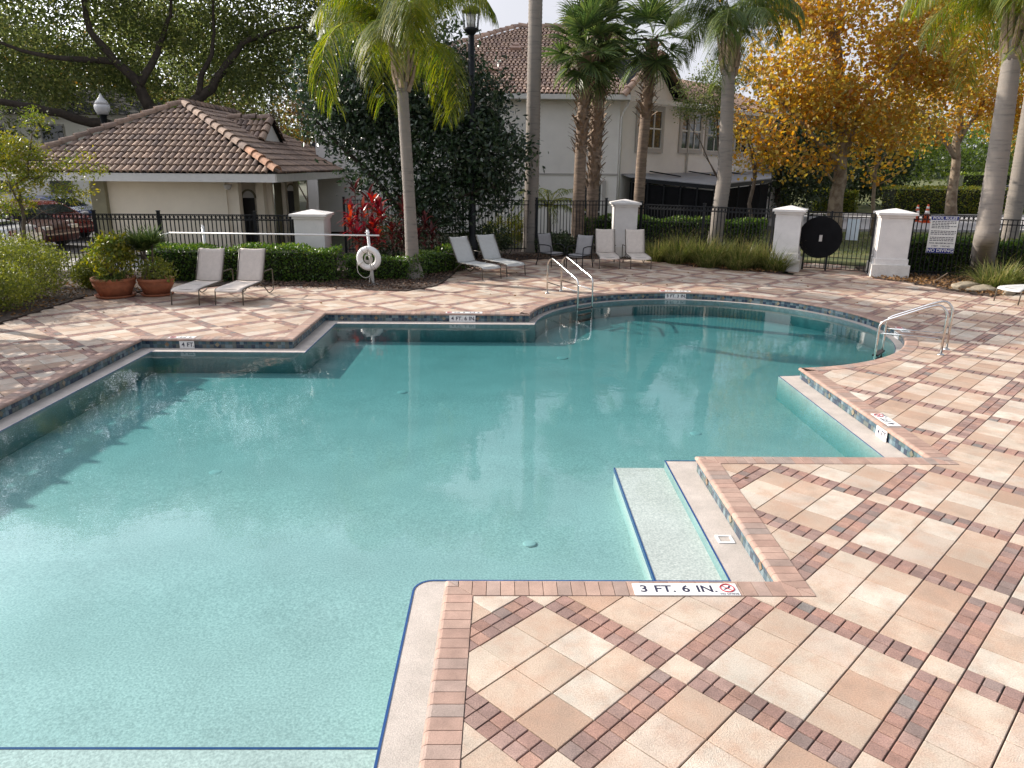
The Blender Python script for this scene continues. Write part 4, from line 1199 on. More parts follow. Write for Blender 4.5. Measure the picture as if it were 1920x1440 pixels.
# roof: plane over the front, gable over the first bay of wall B, long plane beyond
def up(p, z): return Vector((p[0], p[1], z))
ov = 0.45
A0 = Vector((-8.8, HF - ov, EZ)); A1 = Vector((P0.x + .35, HF - ov, EZ)); SL = 0.43
rx0, rx1, ry = A0.x + 9.5, A1.x + 1.0, HF - ov + 9.5
rz = EZ + 9.5 * SL
mbx = MB().add([A0, A1, (rx1, ry, rz), (rx0, ry, rz), (A0.x, ry + 9.5, EZ), (A1.x + 3, ry + 9.5, EZ)], [(0, 1, 2, 3), (0, 3, 4), (2, 5, 4, 3), (1, 5, 2)])
hroof = part('roof', mbx, M['rooftile2'], house)
ht = []; sl2 = math.hypot(9.5, 9.5 * SL)
HC = [(0.40, 0.275, 0.205), (0.45, 0.31, 0.23), (0.35, 0.24, 0.19), (0.42, 0.29, 0.21)]
tile_slope((0, A0.y - .02, EZ), (1, 0, 0), (0, -1, -SL), sl2, lambda s: (A0.x + 9.5 * s / sl2, A1.x + 1.0 * s / sl2), 0.20, 0.36, ht, HC)
mbx = MB()
for t_ in ht:
    if inframe(t_[0], 30): barrel(mbx, *t_[:6], t_[6], .85, 3)
part('roof_tiles', mbx, M['rooftile2'], hroof, kind='stuff')
mbx = MB()
for px_, py_ in ((905, 137), (930, 135), (967, 95)):
    # vents lie on the roof plane: solve z = EZ + SL*(Y - A0.y)
    d = _ray(px_, py_); t_ = (EZ - SL * A0.y - H) / (d.z - SL * d.y); q = Vector((0, 0, H)) + d * t_
    mbx = MB(); mbx.obox(q + Vector((0, -.1, .12)), (1, 0, 0), Vector((0, 1, SL)).normalized(), Vector((0, -SL, 1)).normalized(), .26, .22, .07)
    mbx.obox(q + Vector((0, .12, .28)), (1, 0, 0), Vector((0, 1, SL)).normalized(), Vector((0, -SL, 1)).normalized(), .16, .16, .06)
    part('roof_vent', mbx, M['vent'], hroof)
def hridge(a, b, w=0.36, L=0.45):
    a, b = Vector(a), Vector(b); d = b - a; n_ = int(d.length / L); d.normalize(); ac = d.cross(Vector((0, 0, 1))).normalized(); nrm = ac.cross(d)
    if nrm.z < 0: nrm = -nrm
    mbx = MB()
    for k in range(n_): barrel(mbx, a + d * ((b - a).length * k / n_) + nrm * .04, d, ac, nrm, w, L * 1.15, rd.choice(HC), .82, 6, .7)
    part('ridge_tiles', mbx, M['rooftile2'], hroof)
hridge((rx0, ry, rz), A0); hridge((rx1, ry, rz), (rx0, ry, rz))
# gable over the first bay
ga, gb_ = P0 + BD * 0.1, P0 + BD * 4.6; gm = (ga + gb_) / 2; gzt = EZ + 1.75
mbx = MB().add([up(ga + BN * .02, EZ - .1), up(gb_ + BN * .02, EZ - .1), up(gm + BN * .02, gzt)], [(0, 1, 2)]); part('gable_face', mbx, M['house'], hroof)
bk = -BN * 7
mbx = MB().add([up(ga - BD * .35 + BN * .35, EZ - .12), up(gm + BN * .35, gzt + .12), up(gb_ + BD * .35 + BN * .35, EZ - .12), up(ga - BD * .35 + bk, EZ - .12), up(gm + bk, gzt + .12), up(gb_ + BD * .35 + bk, EZ - .12)],
               [(0, 1, 4, 3), (1, 2, 5, 4)])
part('gable_roof', mbx, M['rooftile2'], hroof)
hridge(up(gm + BN * .37, gzt + .12), up(ga - BD * .4 + BN * .37, EZ - .12)); hridge(up(gm + BN * .37, gzt + .12), up(gb_ + BD * .4 + BN * .37, EZ - .12))
# lower roof run beyond the gable
b0, b1 = P0 + BD * 4.4, P0 + BD * LB; rin = -BN * 4.5
mbx = MB().add([up(b0 + BN * .45, EZ), up(b1 + BN * .45, EZ), up(b1 + rin, EZ + 1.9), up(b0 + rin, EZ + 1.9), up(b1 - BN * 9.5, EZ), up(b0 - BN * 9.5, EZ)], [(0, 1, 2, 3), (3, 2, 4, 5)])
part('roof_wing', mbx, M['rooftile2'], hroof)
bt = []; sl3 = math.hypot(4.95, 1.9)
tile_slope(up(b0 + BN * .45, EZ), BD, (BN * 4.95 + Vector((0, 0, -1.9))), sl3, lambda s: (0, LB - 4.4), 0.20, 0.36, bt, HC)
mbx = MB()
for t_ in bt:
    if inframe(t_[0], 20): barrel(mbx, *t_[:6], t_[6], .85, 3)
part('roof_tiles', mbx, M['rooftile2'], hroof, kind='stuff')
# fascia and gutters
mbx = MB(); mbx.beam((A0.x, A0.y - .05, EZ - .1), (A1.x, A1.y - .05, EZ - .1), .09, .2)
mbx.beam(up(P0 + BN * .42 - BD * .1, EZ - .12), up(P1 + BN * .42, EZ - .12), .09, .2)
part('gutter', mbx, M['trim'], house)
mbx = MB().box(A0.x, A1.x, HF - ov, HF, EZ - .22, EZ - .18); part('soffit', mbx, M['trim'], house)
for q in (P0 + BN * .06 + BD * .05, P0 + BD * 5.9 + BN * .06):
    mbx = MB(); mbx.tube([q + BN * .38 + Vector((0, 0, EZ - .25)), q + BN * .02 + Vector((0, 0, EZ - .85)), q + Vector((0, 0, .1))], .05, 8); part('downspout', mbx, M['trim'], house, smooth=True)
def onB(px, py):
    d = _ray(px, py); o = Vector((0, 0, H)); t_ = (P0 - o).dot(BN) / d.dot(BN); return o + d * t_
def window_B(pl, pr, pt, pb, cols, split):
    a, b = onB(pl, (pt + pb) / 2), onB(pr, (pt + pb) / 2); s0, s1 = (a - P0).dot(BD), (b - P0).dot(BD)
    z1, z0 = onB((pl + pr) / 2, pt).z, onB((pl + pr) / 2, pb).z
    sur = MB(); c = P0 + BD * ((s0 + s1) / 2) + BN * .02; c.z = (z0 + z1) / 2
    for (ds, dz, hs, hz) in ((0, (z1 - z0) / 2 + .1, (s1 - s0) / 2 + .2, .1), (0, -(z1 - z0) / 2 - .1, (s1 - s0) / 2 + .2, .1), ((s1 - s0) / 2 + .1, 0, .1, (z1 - z0) / 2), (-(s1 - s0) / 2 - .1, 0, .1, (z1 - z0) / 2)):
        sur.obox(c + BD * ds + Vector((0, 0, dz)), BD, BN, (0, 0, 1), hs, .05, hz)
    w = part('window', sur, M['trimgrey'], house)
    fr = MB(); hw, hh = (s1 - s0) / 2, (z1 - z0) / 2
    for k in range(cols + 1): fr.obox(c + BD * (-hw + 2 * hw * k / cols) - BN * .0, BD, BN, (0, 0, 1), .035, .035, hh)
    for zz in (-hh, -hh + 2 * hh * split, hh): fr.obox(c + Vector((0, 0, zz)) - BN * .004, BD, BN, (0, 0, 1), hw, .03, .035)
    part('frame', fr, M['trim'], w)
    for k in range(cols):
        gl_ = MB(); gl_.obox(c + BD * (-hw + 2 * hw * (k + .5) / cols) - BN * .012, BD, BN, (0, 0, 1), hw / cols - .03, .008, hh - .03); part('pane', gl_, M['glass'], w)
window_B(1196, 1239, 206, 278, 3, .52)
window_B(1277, 1313, 212, 280, 3, .5)
window_B(1325, 1352, 224, 284, 2, .5)
window_B(1378, 1400, 230, 286, 2, .5)
def window_A(pl, pr, pt, pb, sp=.5):
    a, b = at(pl, pt, HF), at(pr, pb, HF); sur = MB(); x0, x1, z0, z1 = a.x, b.x, b.z, a.z
    sur.box(x0 - .16, x1 + .16, HF - .05, HF - .004, z1, z1 + .16); sur.box(x0 - .16, x1 + .16, HF - .05, HF - .004, z0 - .16, z0)
    sur.box(x0 - .16, x0, HF - .048, HF - .004, z0, z1); sur.box(x1, x1 + .16, HF - .048, HF - .004, z0, z1)
    w = part('window', sur, M['trimgrey'], house)
    fr = MB(); fr.box(x0, x0 + .06, HF - .04, HF - .006, z0, z1); fr.box(x1 - .06, x1, HF - .04, HF - .006, z0, z1); zz = z0 + (z1 - z0) * sp
    fr.box(x0, x1, HF - .042, HF - .006, zz - .03, zz + .03); part('frame', fr, M['trim'], w)
    gl_ = MB(); gl_.box(x0 + .04, x1 - .04, HF - .02, HF - .008, z0 + .01, z1 - .01); part('pane', gl_, M['glass'], w)
window_A(895, 928, 203, 262); window_A(1092, 1126, 345, 425, .35)
# screened porch along wall B
q0 = at(1157, 331, HF + .4); qc = at(1340, 346, 32.6); qe = at(1446, 338, 37.5); q1 = P0 + BD * 16
aw = [up(P0 + BD * .3 + BN * .03, 2.62), up(P0 + BD * .3 + BN * .6, 2.5), up(qc, qc.z), up(qe, qe.z + .1), up(q1 + BN * .03, 2.72)]
mbx = MB().add(aw + [p - Vector((0, 0, .06)) for p in aw], [(0, 1, 2, 3, 4), (9, 8, 7, 6, 5)] + [(i, i + 5, (i + 1) % 5 + 5, (i + 1) % 5) for i in range(5)])
part('porch_roof', mbx, M['awning'], house)
mbx = MB()
for i in (1, 2): 
    a, b = aw[i], aw[i + 1]; mbx.beam(a - Vector((0, 0, .12)), b - Vector((0, 0, .12)), .08, .16)
part('porch_fascia', mbx, M['black'], house)
for i in (1, 2):
    a, b = aw[i], aw[i + 1]; n_ = 5
    for k in range(n_ + 1):
        if i == 2 and k == 0: continue
        p = a.lerp(b, k / n_); mbx = MB(); mbx.beam((p.x, p.y, 0), (p.x, p.y, p.z - .2), .06, .06); part('porch_post', mbx, M['black'], house)
for i in (1, 2):
    a, b = aw[i] - BN * .1, aw[i + 1] - BN * .1; mbx = MB().add([(a.x, a.y, 0), (b.x, b.y, 0), (b.x, b.y, b.z - .25), (a.x, a.y, a.z - .25)], [(0, 1, 2, 3)])
    part('porch_screen', mbx, M['screen'], house)
for k in range(3):
    a = P0 + BD * (2.5 + 3.6 * k) + BN * .12; mbx = MB(); mbx.beam(up(a, 2.72), up(a + BN * 1.6, 2.52), .12, .05); part('roof_rib', mbx, M['black'], house)
# low annex seen between the hut and the magnolia, and a long white building far left
an = thing('annex_building', 'white annex wall with dark vertical ornament between pool house and magnolia', 'building', (-9, 42, 0))
x0, x1 = X(580, 40), X(770, 40)
part('wall', MB().box(x0, x1, 40, 46, 0, 3.6), M['house'], an)
part('corner_trim', MB().box(X(619, 40), X(624, 40), 39.95, 39.995, 0, 3.6), M['trimgrey'], an)
part('plaque', MB().box(X(603, 40), X(618, 40), 39.96, 39.995, at(610, 374, 40).z, at(610, 342, 40).z), M['trim'], an)
for k in range(3):
    c = at(610, 350 + 9.5 * k, 39.94); mbx = MB()
    mbx.beam(c + Vector((-.12, 0, .10)), c + Vector((.10, 0, -.02)), .03, .06); mbx.beam(c + Vector((.10, 0, .08)), c + Vector((-.14, 0, -.12)), .03, .06); mbx.beam(c + Vector((0, 0, .02)), c + Vector((.14, 0, -.14)), .03, .05)
    part('ornament', mbx, M['black'], an)
c = at(645, 345, 39.9); mbx = MB(); mbx.lathe((c.x, 39.9, c.z), [(.0, -.12), (.1, -.1), (.14, .05), (.0, .1)], 10); mbx.box(c.x - .02, c.x + .02, 39.9, 39.94, c.z - .5, c.z); part('wall_lamp', mbx, M['terracotta'], an)
part('roof', MB().add([(x0 - .3, 39.6, 3.6), (x1 + .3, 39.6, 3.6), (x1 + .3, 46.3, 3.6), (x0 - .3, 46.3, 3.6), (x0 + 2, 43, 5.0), (x1 - 2, 43, 5.0)], [(0, 1, 5, 4), (1, 2, 5), (2, 3, 4, 5), (3, 0, 4)]), M['rooftile2'], an)
lb = thing('apartment_building', 'long white two storey building beyond the parked cars at far left', 'building', (-40, 54, 0))
part('wall', MB().box(-64, X(330, 52), 52, 60, 0, 5.9), M['house'], lb)
part('roof', MB().add([(-64.6, 51.4, 5.9), (X(330, 52) + .6, 51.4, 5.9), (X(330, 52) + .6, 60.6, 5.9), (-64.6, 60.6, 5.9), (-60, 56, 7.9), (X(330, 52) - 4, 56, 7.9)], [(0, 1, 5, 4), (1, 2, 5), (2, 3, 4, 5), (3, 0, 4)]), M['rooftile2'], lb)
for k in range(9):
    x = -58 + 3.9 * k
    for z in (0.9, 3.7):
        w = part('window', MB().box(x - .1, x + 1.5, 51.95, 51.99, z - .1, z + 1.6), M['trimgrey'], lb); part('pane', MB().box(x, x + 1.4, 51.92, 51.945, z, z + 1.5), M['glass'], w)

# ------------------------------------------------------------------ pillars, fences, gate, sign
def pillar(label, x, y, h, w, rot=0.0, rough=True):
    t = thing('gate_pillar', label, 'pillar', (x, y, 0), 'white stucco fence pillars', rot)
    hw = w / 2
    mbx = MB().box(-hw, hw, -hw, hw, .52, h - .24); part('shaft', mbx, M['stucco'], t, local=True)
    b = hw + .085
    mbx = MB(); mbx.box(-b, b, -b, b, 0, .36); part('plinth', mbx, M['stucco_rough'] if rough else M['stucco'], t, local=True)
    b2 = hw + .03
    mbx = MB(); mbx.box(-b2, b2, -b2, b2, .36, .52); part('base_moulding', mbx, M['stucco'], t, local=True)
    mbx = MB(); c1, c2 = hw + .04, hw + .10
    mbx.box(-c1, c1, -c1, c1, h - .24, h - .17); mbx.box(-c2, c2, -c2, c2, h - .168, h - .11)
    mbx.add([(-c2, -c2, h - .108), (c2, -c2, h - .108), (c2, c2, h - .108), (-c2, c2, h - .108), (0, 0, h)], [(0, 1, 4), (1, 2, 4), (2, 3, 4), (3, 0, 4)])
    part('cap', mbx, M['stucco'], t, local=True)
    return t
pillar('white stucco pillar with peaked cap behind the left hedge', -5.28, 20.75, 1.75, .80)
pillar('white stucco pillar with weathered cap behind the upright loungers', 4.0, 25.3, 1.90, .74)
pillar('white stucco pillar left of the black gate', 8.42, 22.3, 1.88, .72, -0.45)
pillar('white stucco pillar between the gate and the pool rules sign', 10.92, 21.1, 1.88, .80, -0.30)

PICK = {}
def fence(label, A, B, h, posts, spacing=0.112, rings=True, zb=0.06):
    A, B = Vector((*A, 0)), Vector((*B, 0)); d = B - A; L = d.length; d.normalize(); ang = math.atan2(d.y, d.x)
    t = thing('iron_fence', label, 'fence', A, 'black iron fence runs')
    key = round(h, 2)
    if key not in PICK:
        PICK[key] = MB().box(-.0115, .0115, -.0115, .0115, zb, h - .02).mesh('picket', M['black'])
    if 'ring' not in PICK: PICK['ring'] = MB().torus((0, 0, 0), (0, 1, 0), .042, .009, 14, 5).mesh('ring', M['black'])
    for f in posts:
        p = A + d * (L * f); mbx = MB(); mbx.obox(p + Vector((0, 0, h / 2 + .03)), d, (-d.y, d.x, 0), (0, 0, 1), .036, .036, h / 2 + .03)
        mbx.obox(p + Vector((0, 0, h + .075)), d, (-d.y, d.x, 0), (0, 0, 1), .045, .045, .014)
        part('post', mbx, M['black'], t)
    for z in (h - .02, h - .155, .16):
        mbx = MB(); mbx.beam(A + Vector((0, 0, z)), B + Vector((0, 0, z)), .032, .028); part('rail', mbx, M['black'], t)
    n_ = int(L / spacing)
    for k in range(1, n_):
        p = A + d * (L * k / n_)
        if not inframe((p.x, p.y, h * .6), 60): continue
        inst('picket', PICK[key], t, p, (0, 0, ang))
        if rings:
            q = A + d * (L * (k + .5) / n_) + Vector((0, 0, h - .088)); inst('ring', PICK['ring'], t, q, (0, 0, ang))
    return t
fence('long black iron fence with ring frieze in front of the pool house', (-16.6, 20.6), (-5.75, 20.75), 1.60, [0, .18, .32, .5, .66, .90, 1.0])
fence('black iron fence run behind the pair of reclined loungers and armchairs', (-5.4, 25.5), (3.6, 26.35), 1.80, [0, .22, .44, .72, .99], rings=False)
fence('black iron fence from the weathered pillar to the gate pillar', (4.45, 25.2), (8.1, 22.5), 1.76, [.02, .5, .98])
fence('black iron fence carrying the pool rules sign', (11.4, 21.0), (13.35, 20.4), 1.74, [.0, 1.0])
fence('black iron fence behind the leaning palm at far right', (13.38, 20.38), (16.6, 19.2), 1.66, [.5, 1.0], rings=False)
# gate
gA, gB = Vector((8.86, 22.05, 0)), Vector((10.45, 21.25, 0)); gd = (gB - gA).normalized(); gn = Vector((gd.y, -gd.x, 0)); gl = (gB - gA).length; gang = math.atan2(gd.y, gd.x)
gt_ = thing('iron_gate', 'black iron gate with round dark shield plate between two white pillars', 'gate', gA)
for f in (0, .36, 1):
    mbx = MB(); mbx.obox(gA + gd * (gl * f) + Vector((0, 0, .9)), gd, gn, (0, 0, 1), .028, .028, .86); part('gate_post', mbx, M['black'], gt_)
for z in (1.72, 1.60, .10):
    mbx = MB(); mbx.beam(gA + Vector((0, 0, z)), gB + Vector((0, 0, z)), .035, .03); part('rail', mbx, M['black'], gt_)
pk = MB().box(-.0095, .0095, -.0095, .0095, .10, 1.72).mesh('picket', M['black'])
for k in range(1, 15): inst('picket', pk, gt_, gA + gd * (gl * k / 15), (0, 0, gang))
cc = gA + gd * .40 + gn * .05 + Vector((0, 0, 1.0))
mbx = MB(); v = []
for k in range(40):
    a = 2 * PI * k / 40; v.append(cc + gd * (math.cos(a) * .60) + Vector((0, 0, math.sin(a) * .60)))
v2 = [p + gn * .02 for p in v]
mbx.add(v + v2, [tuple(range(40, 80)), tuple(range(40))[::-1]] + [(i, (i + 1) % 40, 40 + (i + 1) % 40, 40 + i) for i in range(40)])
part('shield_plate', mbx, M['screen'], gt_)
mbx = MB(); mbx.obox(cc + gn * .05 + gd * .02 + Vector((0, 0, -.02)), gd, gn, (0, 0, 1), .04, .03, .09)
part('latch', mbx, M['trimgrey'], gt_)
c = at(1606, 432, 21.55); t = thing('notice_board', 'pale blue notice board hanging behind the gate bars', 'sign', c)
part('panel', MB().obox(c + Vector((.0, .25, 0)), gd, gn, (0, 0, 1), .165, .008, .30), mat('pale_blue_panel', (.50, .60, .66), .5, .05), t)
# pool rules sign
fd = (Vector((13.35, 20.4, 0)) - Vector((11.4, 21.0, 0))).normalized(); fnn = Vector((fd.y, -fd.x, 0))
c = at(1766.5, 440, 20.75); c = Vector((c.x, 0, c.z)); c.y = 21.0 + (c.x - 11.4) * (fd.y / fd.x) - .04
sg = thing('pool_rules_sign', 'white POOL RULES and NO DIVING sign on the black fence', 'sign', c)
part('panel', MB().obox(c, fd, fnn, (0, 0, 1), .345, .006, .505), M['white'], sg)
for z, h_ in ((.445, .052), (-.435, .066)):
    part('blue_band', MB().obox(c + fnn * .0075 + Vector((0, 0, z)), fd, fnn, (0, 0, 1), .335, .002, h_), M['blueprint'], sg)
text_part('lettering', 'POOL RULES', .105, M['white'], sg, frame(c + fnn * .0105 + Vector((0, 0, .445)), fd, (0, 0, 1)), .0005, .002)
text_part('lettering', 'NO DIVING', .125, M['white'], sg, frame(c + fnn * .0105 + Vector((0, 0, -.435)), fd, (0, 0, 1)), .0005, .002)
text_part('lettering', 'POOL MAXIMUM DEPTH', .056, M['navy'], sg, frame(c + fnn * .0075 + Vector((0, 0, -.235)), fd, (0, 0, 1)), .0005, .001)
text_part('lettering', '5 FEET    3 INCHES', .056, M['navy'], sg, frame(c + fnn * .0075 + Vector((0, 0, -.315)), fd, (0, 0, 1)), .0005, .001)
rr_ = random.Random(3)
for k in range(13):
    z = .355 - .043 * k
    if k in (5, 9): continue
    mbx = MB(); x = -.30; xe = rr_.choice([.30, .27, .30, .12])
    while x < xe:
        w = rr_.uniform(.03, .085); w = min(w, xe - x + .02); mbx.obox(c + fnn * .0068 + fd * (x + w / 2) + Vector((0, 0, z)), fd, fnn, (0, 0, 1), w / 2, .0008, .010); x += w + .014
    part('print_line', mbx, M['navy'], sg)
# ------------------------------------------------------------------ furniture
def local_thing(name, label, cat, group): return thing(name, label, cat, (0, 0, 0), group)
def sling_sheet(pts, hw, th=0.012, n=6):
    """fabric band following a profile of (y, z), slightly sagging across"""
    mbx = MB(); v = []; k = len(pts)
    for (y, z) in pts:
        for i in range(n + 1):
            u = -1 + 2 * i / n; v.append((u * hw, y, z - 0.018 * (1 - u * u)))
    m_ = n + 1; f = [(j * m_ + i, j * m_ + i + 1, (j + 1) * m_ + i + 1, (j + 1) * m_ + i) for j in range(k - 1) for i in range(n)]
    b = len(v); v += [(x, y, z - th) for x, y, z in v]
    f += [tuple(b + q for q in reversed(ff)) for ff in f[:]]
    for j in range(k - 1): f += [(j * m_, (j + 1) * m_, b + (j + 1) * m_, b + j * m_), (j * m_ + n, b + j * m_ + n, b + (j + 1) * m_ + n, (j + 1) * m_ + n)]
    f += [(i, b + i, b + i + 1, i + 1) for i in range(n)]
    e = (k - 1) * m_; f += [(e + i, e + i + 1, b + e + i + 1, b + e + i) for i in range(n)]
    return mbx.add(v, f)
def smooth_path(pts, k=5):
    P = [Vector(p) for p in pts]; out = []
    for i in range(len(P) - 1):
        a, b, c, d = P[max(0, i - 1)], P[i], P[i + 1], P[min(len(P) - 1, i + 2)]
        for j in range(k):
            t = j / k
            out.append(0.5 * ((2 * b) + (c - a) * t + (2 * a - 5 * b + 4 * c - d) * t * t + (3 * b - a - 3 * c + d) * t ** 3))
    out.append(P[-1]); return out
def round_path(pts, r=0.05, k=5):
    """polyline with rounded corners"""
    P = [Vector(p) for p in pts]; out = [P[0]]
    for i in range(1, len(P) - 1):
        a, b, c = P[i - 1], P[i], P[i + 1]; d1 = (a - b); d2 = (c - b); q = min(r, d1.length * .45, d2.length * .45); d1.normalize(); d2.normalize()
        s, e = b + d1 * q, b + d2 * q
        for j in range(k + 1):
            t = j / k; out.append(s * (1 - t) ** 2 + b * 2 * t * (1 - t) + e * t * t)
    out.append(P[-1]); return out
def make_lounger(fabric, metal, top_y=1.52, top_z=1.04):
    t = local_thing('sun_lounger', 'lounger', 'sun lounger', 'sling sun loungers on the deck')
    hw = .29
    seat = [(-.02, .30), (.01, .335), (.06, .352), (.3, .36), (.7, .355), (1.0, .352), (1.2, .358)]
    part('seat', sling_sheet(seat, hw), fabric, t, True, True)
    back = [(1.21, .37), (1.26, .50), (1.22 + (top_y - 1.22) * .6, .37 + (top_z - .37) * .6), (top_y - .02, top_z - .06), (top_y, top_z), (top_y + .035, top_z + .01), (top_y + .05, top_z - .03)]
    back[1] = (1.22 + (top_y - 1.22) * .22, .37 + (top_z - .37) * .22)
    part('backrest', sling_sheet(back, hw), fabric, t, True, True)
    for s in (-1, 1):
        x = s * (hw + .012)
        mbx = MB(); mbx.tube(round_path([(x, -.03, .0), (x, .01, .335), (x, .6, .345), (x, 1.28, .345)], .06), .014, 8); part('side_rail', mbx, metal, t, True, True)
        mbx = MB(); mbx.tube(round_path([(x, 1.2, .35), (x, 1.22 + (top_y - 1.22) * .5, .36 + (top_z - .36) * .5), (x, top_y + .01, top_z)], .03), .013, 8); part('back_frame', mbx, metal, t, True, True)
        xa = s * (hw + .035)
        mbx = MB(); mbx.tube(round_path([(xa, .95, .345), (xa, 1.22, .20), (xa, 1.48, .012), (xa, 1.78, .06), (xa, 1.80, .55), (xa, 1.30, .555)], .08), .013, 8); part('arm_frame', mbx, metal, t, True, True)
    for y, z in ((.05, .325), (.62, .33), (1.2, .33)):
        mbx = MB(); mbx.tube([(-hw, y, z), (hw, y, z)], .012, 8); part('crossbar', mbx, metal, t, True, True)
    return t
def make_armchair(fabric, metal):
    t = local_thing('patio_armchair', 'chair', 'armchair', 'dark framed patio armchairs')
    hw = .25
    part('seat', sling_sheet([(-.27, .37), (-.25, .40), (-.18, .415), (.1, .405), (.22, .40)], hw), fabric, t, True, True)
    part('backrest', sling_sheet([(.225, .42), (.27, .60), (.33, .85), (.355, .94), (.385, .955), (.40, .93)], hw), fabric, t, True, True)
    for s in (-1, 1):
        x = s * (hw + .018)
        mbx = MB(); mbx.tube(round_path([(x, -.30, 0), (x, -.27, .63), (x, .0, .65), (x, .30, .63)], .07), .015, 8); part('front_leg', mbx, metal, t, True, True)
        mbx = MB(); mbx.tube(round_path([(x, .40, 0), (x, .26, .40), (x, .36, .95)], .06), .015, 8); part('rear_leg', mbx, metal, t, True, True)
        mbx = MB(); mbx.tube([(x, -.28, .39), (x, .26, .39)], .014, 8); part('seat_rail', mbx, metal, t, True, True)
    for y, z in ((-.27, .385), (.24, .39)):
        mbx = MB(); mbx.tube([(-hw, y, z), (hw, y, z)], .013, 8); part('crossbar', mbx, metal, t, True, True)
    return t
lou = make_lounger(M['sling'], M['bronze'])
lou2 = make_lounger(M['sling_grey'], M['bronze'], 1.62, 1.0)
arm = make_armchair(M['sling_dark'], M['black'])
fam = family()
def place(o, x, y, dx, dy, label, first=[]):
    c = copy_tree(o, fam); c.location = (x, y, 0); c.rotation_euler = (0, 0, math.atan2(dy, dx) - PI / 2); c['label'] = label
    return c
place(lou, -6.86, 15.83, .05, 1, 'beige sling sun lounger in front of hedge, nearer the potted plants')
place(lou, -5.93, 15.86, .05, 1, 'beige sling sun lounger in front of hedge, the right one of that pair')
place(lou2, -.36, 19.85, -.59, .81, 'grey reclined sun lounger in the shade, nearer the palm with the mulch bed')
place(lou2, .30, 20.5, -.54, .84, 'grey reclined sun lounger in the shade, nearer the dark armchairs')
place(lou, 3.12, 22.15, .02, 1, 'pale upright lounger facing the pool, left of the weathered pillar')
place(lou, 4.05, 22.1, .02, 1, 'pale upright lounger facing the pool, in front of the border grass')
place(lou2, 11.55, 16.75, .95, .30, 'pale sun lounger cut off by the right edge beside the rocks')
place(arm, 1.42, 22.75, -.62, .78, 'dark framed armchair turned right, beside the tall palm trunk')
place(arm, 2.22, 22.25, .55, .83, 'dark framed armchair turned left, nearest the upright loungers')
for o in (lou, lou2, arm):
    def kill(q):
        for c in fam.get(q.name, []): kill(c)
        bpy.data.objects.remove(q)
    kill(o)

# ------------------------------------------------------------------ pool ladders
def ladder(label, deck, wat, side, hz, hk):
    """deck, wat: middle of the post pairs; side: unit vector between the rails"""
    t = thing('pool_ladder', label, 'pool ladder', (deck[0], deck[1], 0), 'stainless steel pool ladders')
    D, Wt, s = Vector((*deck, 0)), Vector((*wat, 0)), Vector((*side, 0)).normalized(); o = (Wt - D)
    for k in (-1, 1):
        d, w = D + s * (.245 * k), Wt + s * (.245 * k)
        mbx = MB()
        mbx.tube(round_path([d, d + Vector((0, 0, hz - .10)), d + o * .12 + Vector((0, 0, hz + .03)), d + o * .30 + Vector((0, 0, hz - .03)), w + Vector((0, 0, hk)), w + Vector((0, 0, hk - .25)), w + Vector((0, 0, -.50))], .14, 7), .0205, 12)
        part('rail', mbx, M['steel'], t, smooth=True)
        mbx = MB(); mbx.tube([d + Vector((0, 0, .27)), w + Vector((0, 0, .27))], .013, 10); part('brace', mbx, M['steel'], t, smooth=True)
        mbx = MB(); mbx.lathe(d, [(.055, .002), (.055, .012), (.03, .03), (.0, .03)], 18); part('flange', mbx, M['steel'], t, smooth=True)
    for z in (-.13, -.26, -.40):
        mbx = MB(); mbx.obox(Wt + Vector((0, 0, z)), s, o.normalized(), (0, 0, 1), .245, .045, .014); part('step', mbx, M['rubber'], t)
    return t
ladder('polished steel ladder at far left of the round pool end', (1.20, 17.82), (1.80, 16.42), (.733, .68), .84, .52)
ladder('polished steel ladder on the right edge of the round pool end', (7.36, 11.98), (6.50, 12.42), (.63, .77), .80, .45)

# ------------------------------------------------------------------ life ring post, rescue hook
lp = gp(700, 534); lt = at(689, 431, lp.y)
t = thing('life_ring_post', 'leaning white post on the mulch beside the ti plant', 'post', lp)
part('post', MB().tube([lp, lt], .036, 10), M['plastic'], t, smooth=True)
mbx = MB(); mbx.tube([lt + Vector((-.06, -.05, -.06)), lt + Vector((.06, -.05, -.06))], .012, 6); mbx.tube([lt + Vector((0, -.02, -.02)), lt + Vector((0, -.07, -.09)), lt + Vector((0, -.10, -.04))], .010, 6)
part('hook', mbx, M['plastic'], t)
mbx = MB(); mbx.torus(lp + Vector((0, 0, .01)), (0, 0, 1), .12, .014, 20, 6); part('base_ring', mbx, M['plastic'], t, smooth=True)
rc = at(691.5, 484.5, lp.y - .09)
t = thing('life_ring', 'white life ring with rope hanging on the leaning white post', 'life ring', rc)
part('ring', MB().torus(rc, (0.06, 1, .08), .235, .078, 36, 12), M['plastic'], t, smooth=True)
for a in (.6, 2.2, 3.7, 5.3):
    c_ = rc + Vector((math.cos(a) * .235, 0, math.sin(a) * .235)); mbx = MB(); mbx.torus(c_, (-math.sin(a), 0, math.cos(a)), .081, .010, 14, 5); part('band', mbx, M['rope'], t, smooth=True)
mbx = MB(); mbx.tube(smooth_path([rc + Vector((-.28, -.06, -.1)), rc + Vector((-.27, -.08, -.33)), rc + Vector((-.12, -.08, -.47)), rc + Vector((.02, -.06, -.42)), rc + Vector((.05, -.07, -.2)), rc + Vector((.0, -.1, .12)), rc + Vector((-.03, -.1, .3))]), .010, 6)
mbx.tube(smooth_path([rc + Vector((.03, -.09, .25)), rc + Vector((-.07, -.10, 0)), rc + Vector((.06, -.10, -.12)), rc + Vector((.02, -.10, -.5)), rc + Vector((-.02, -.1, -.68))]), .009, 6)
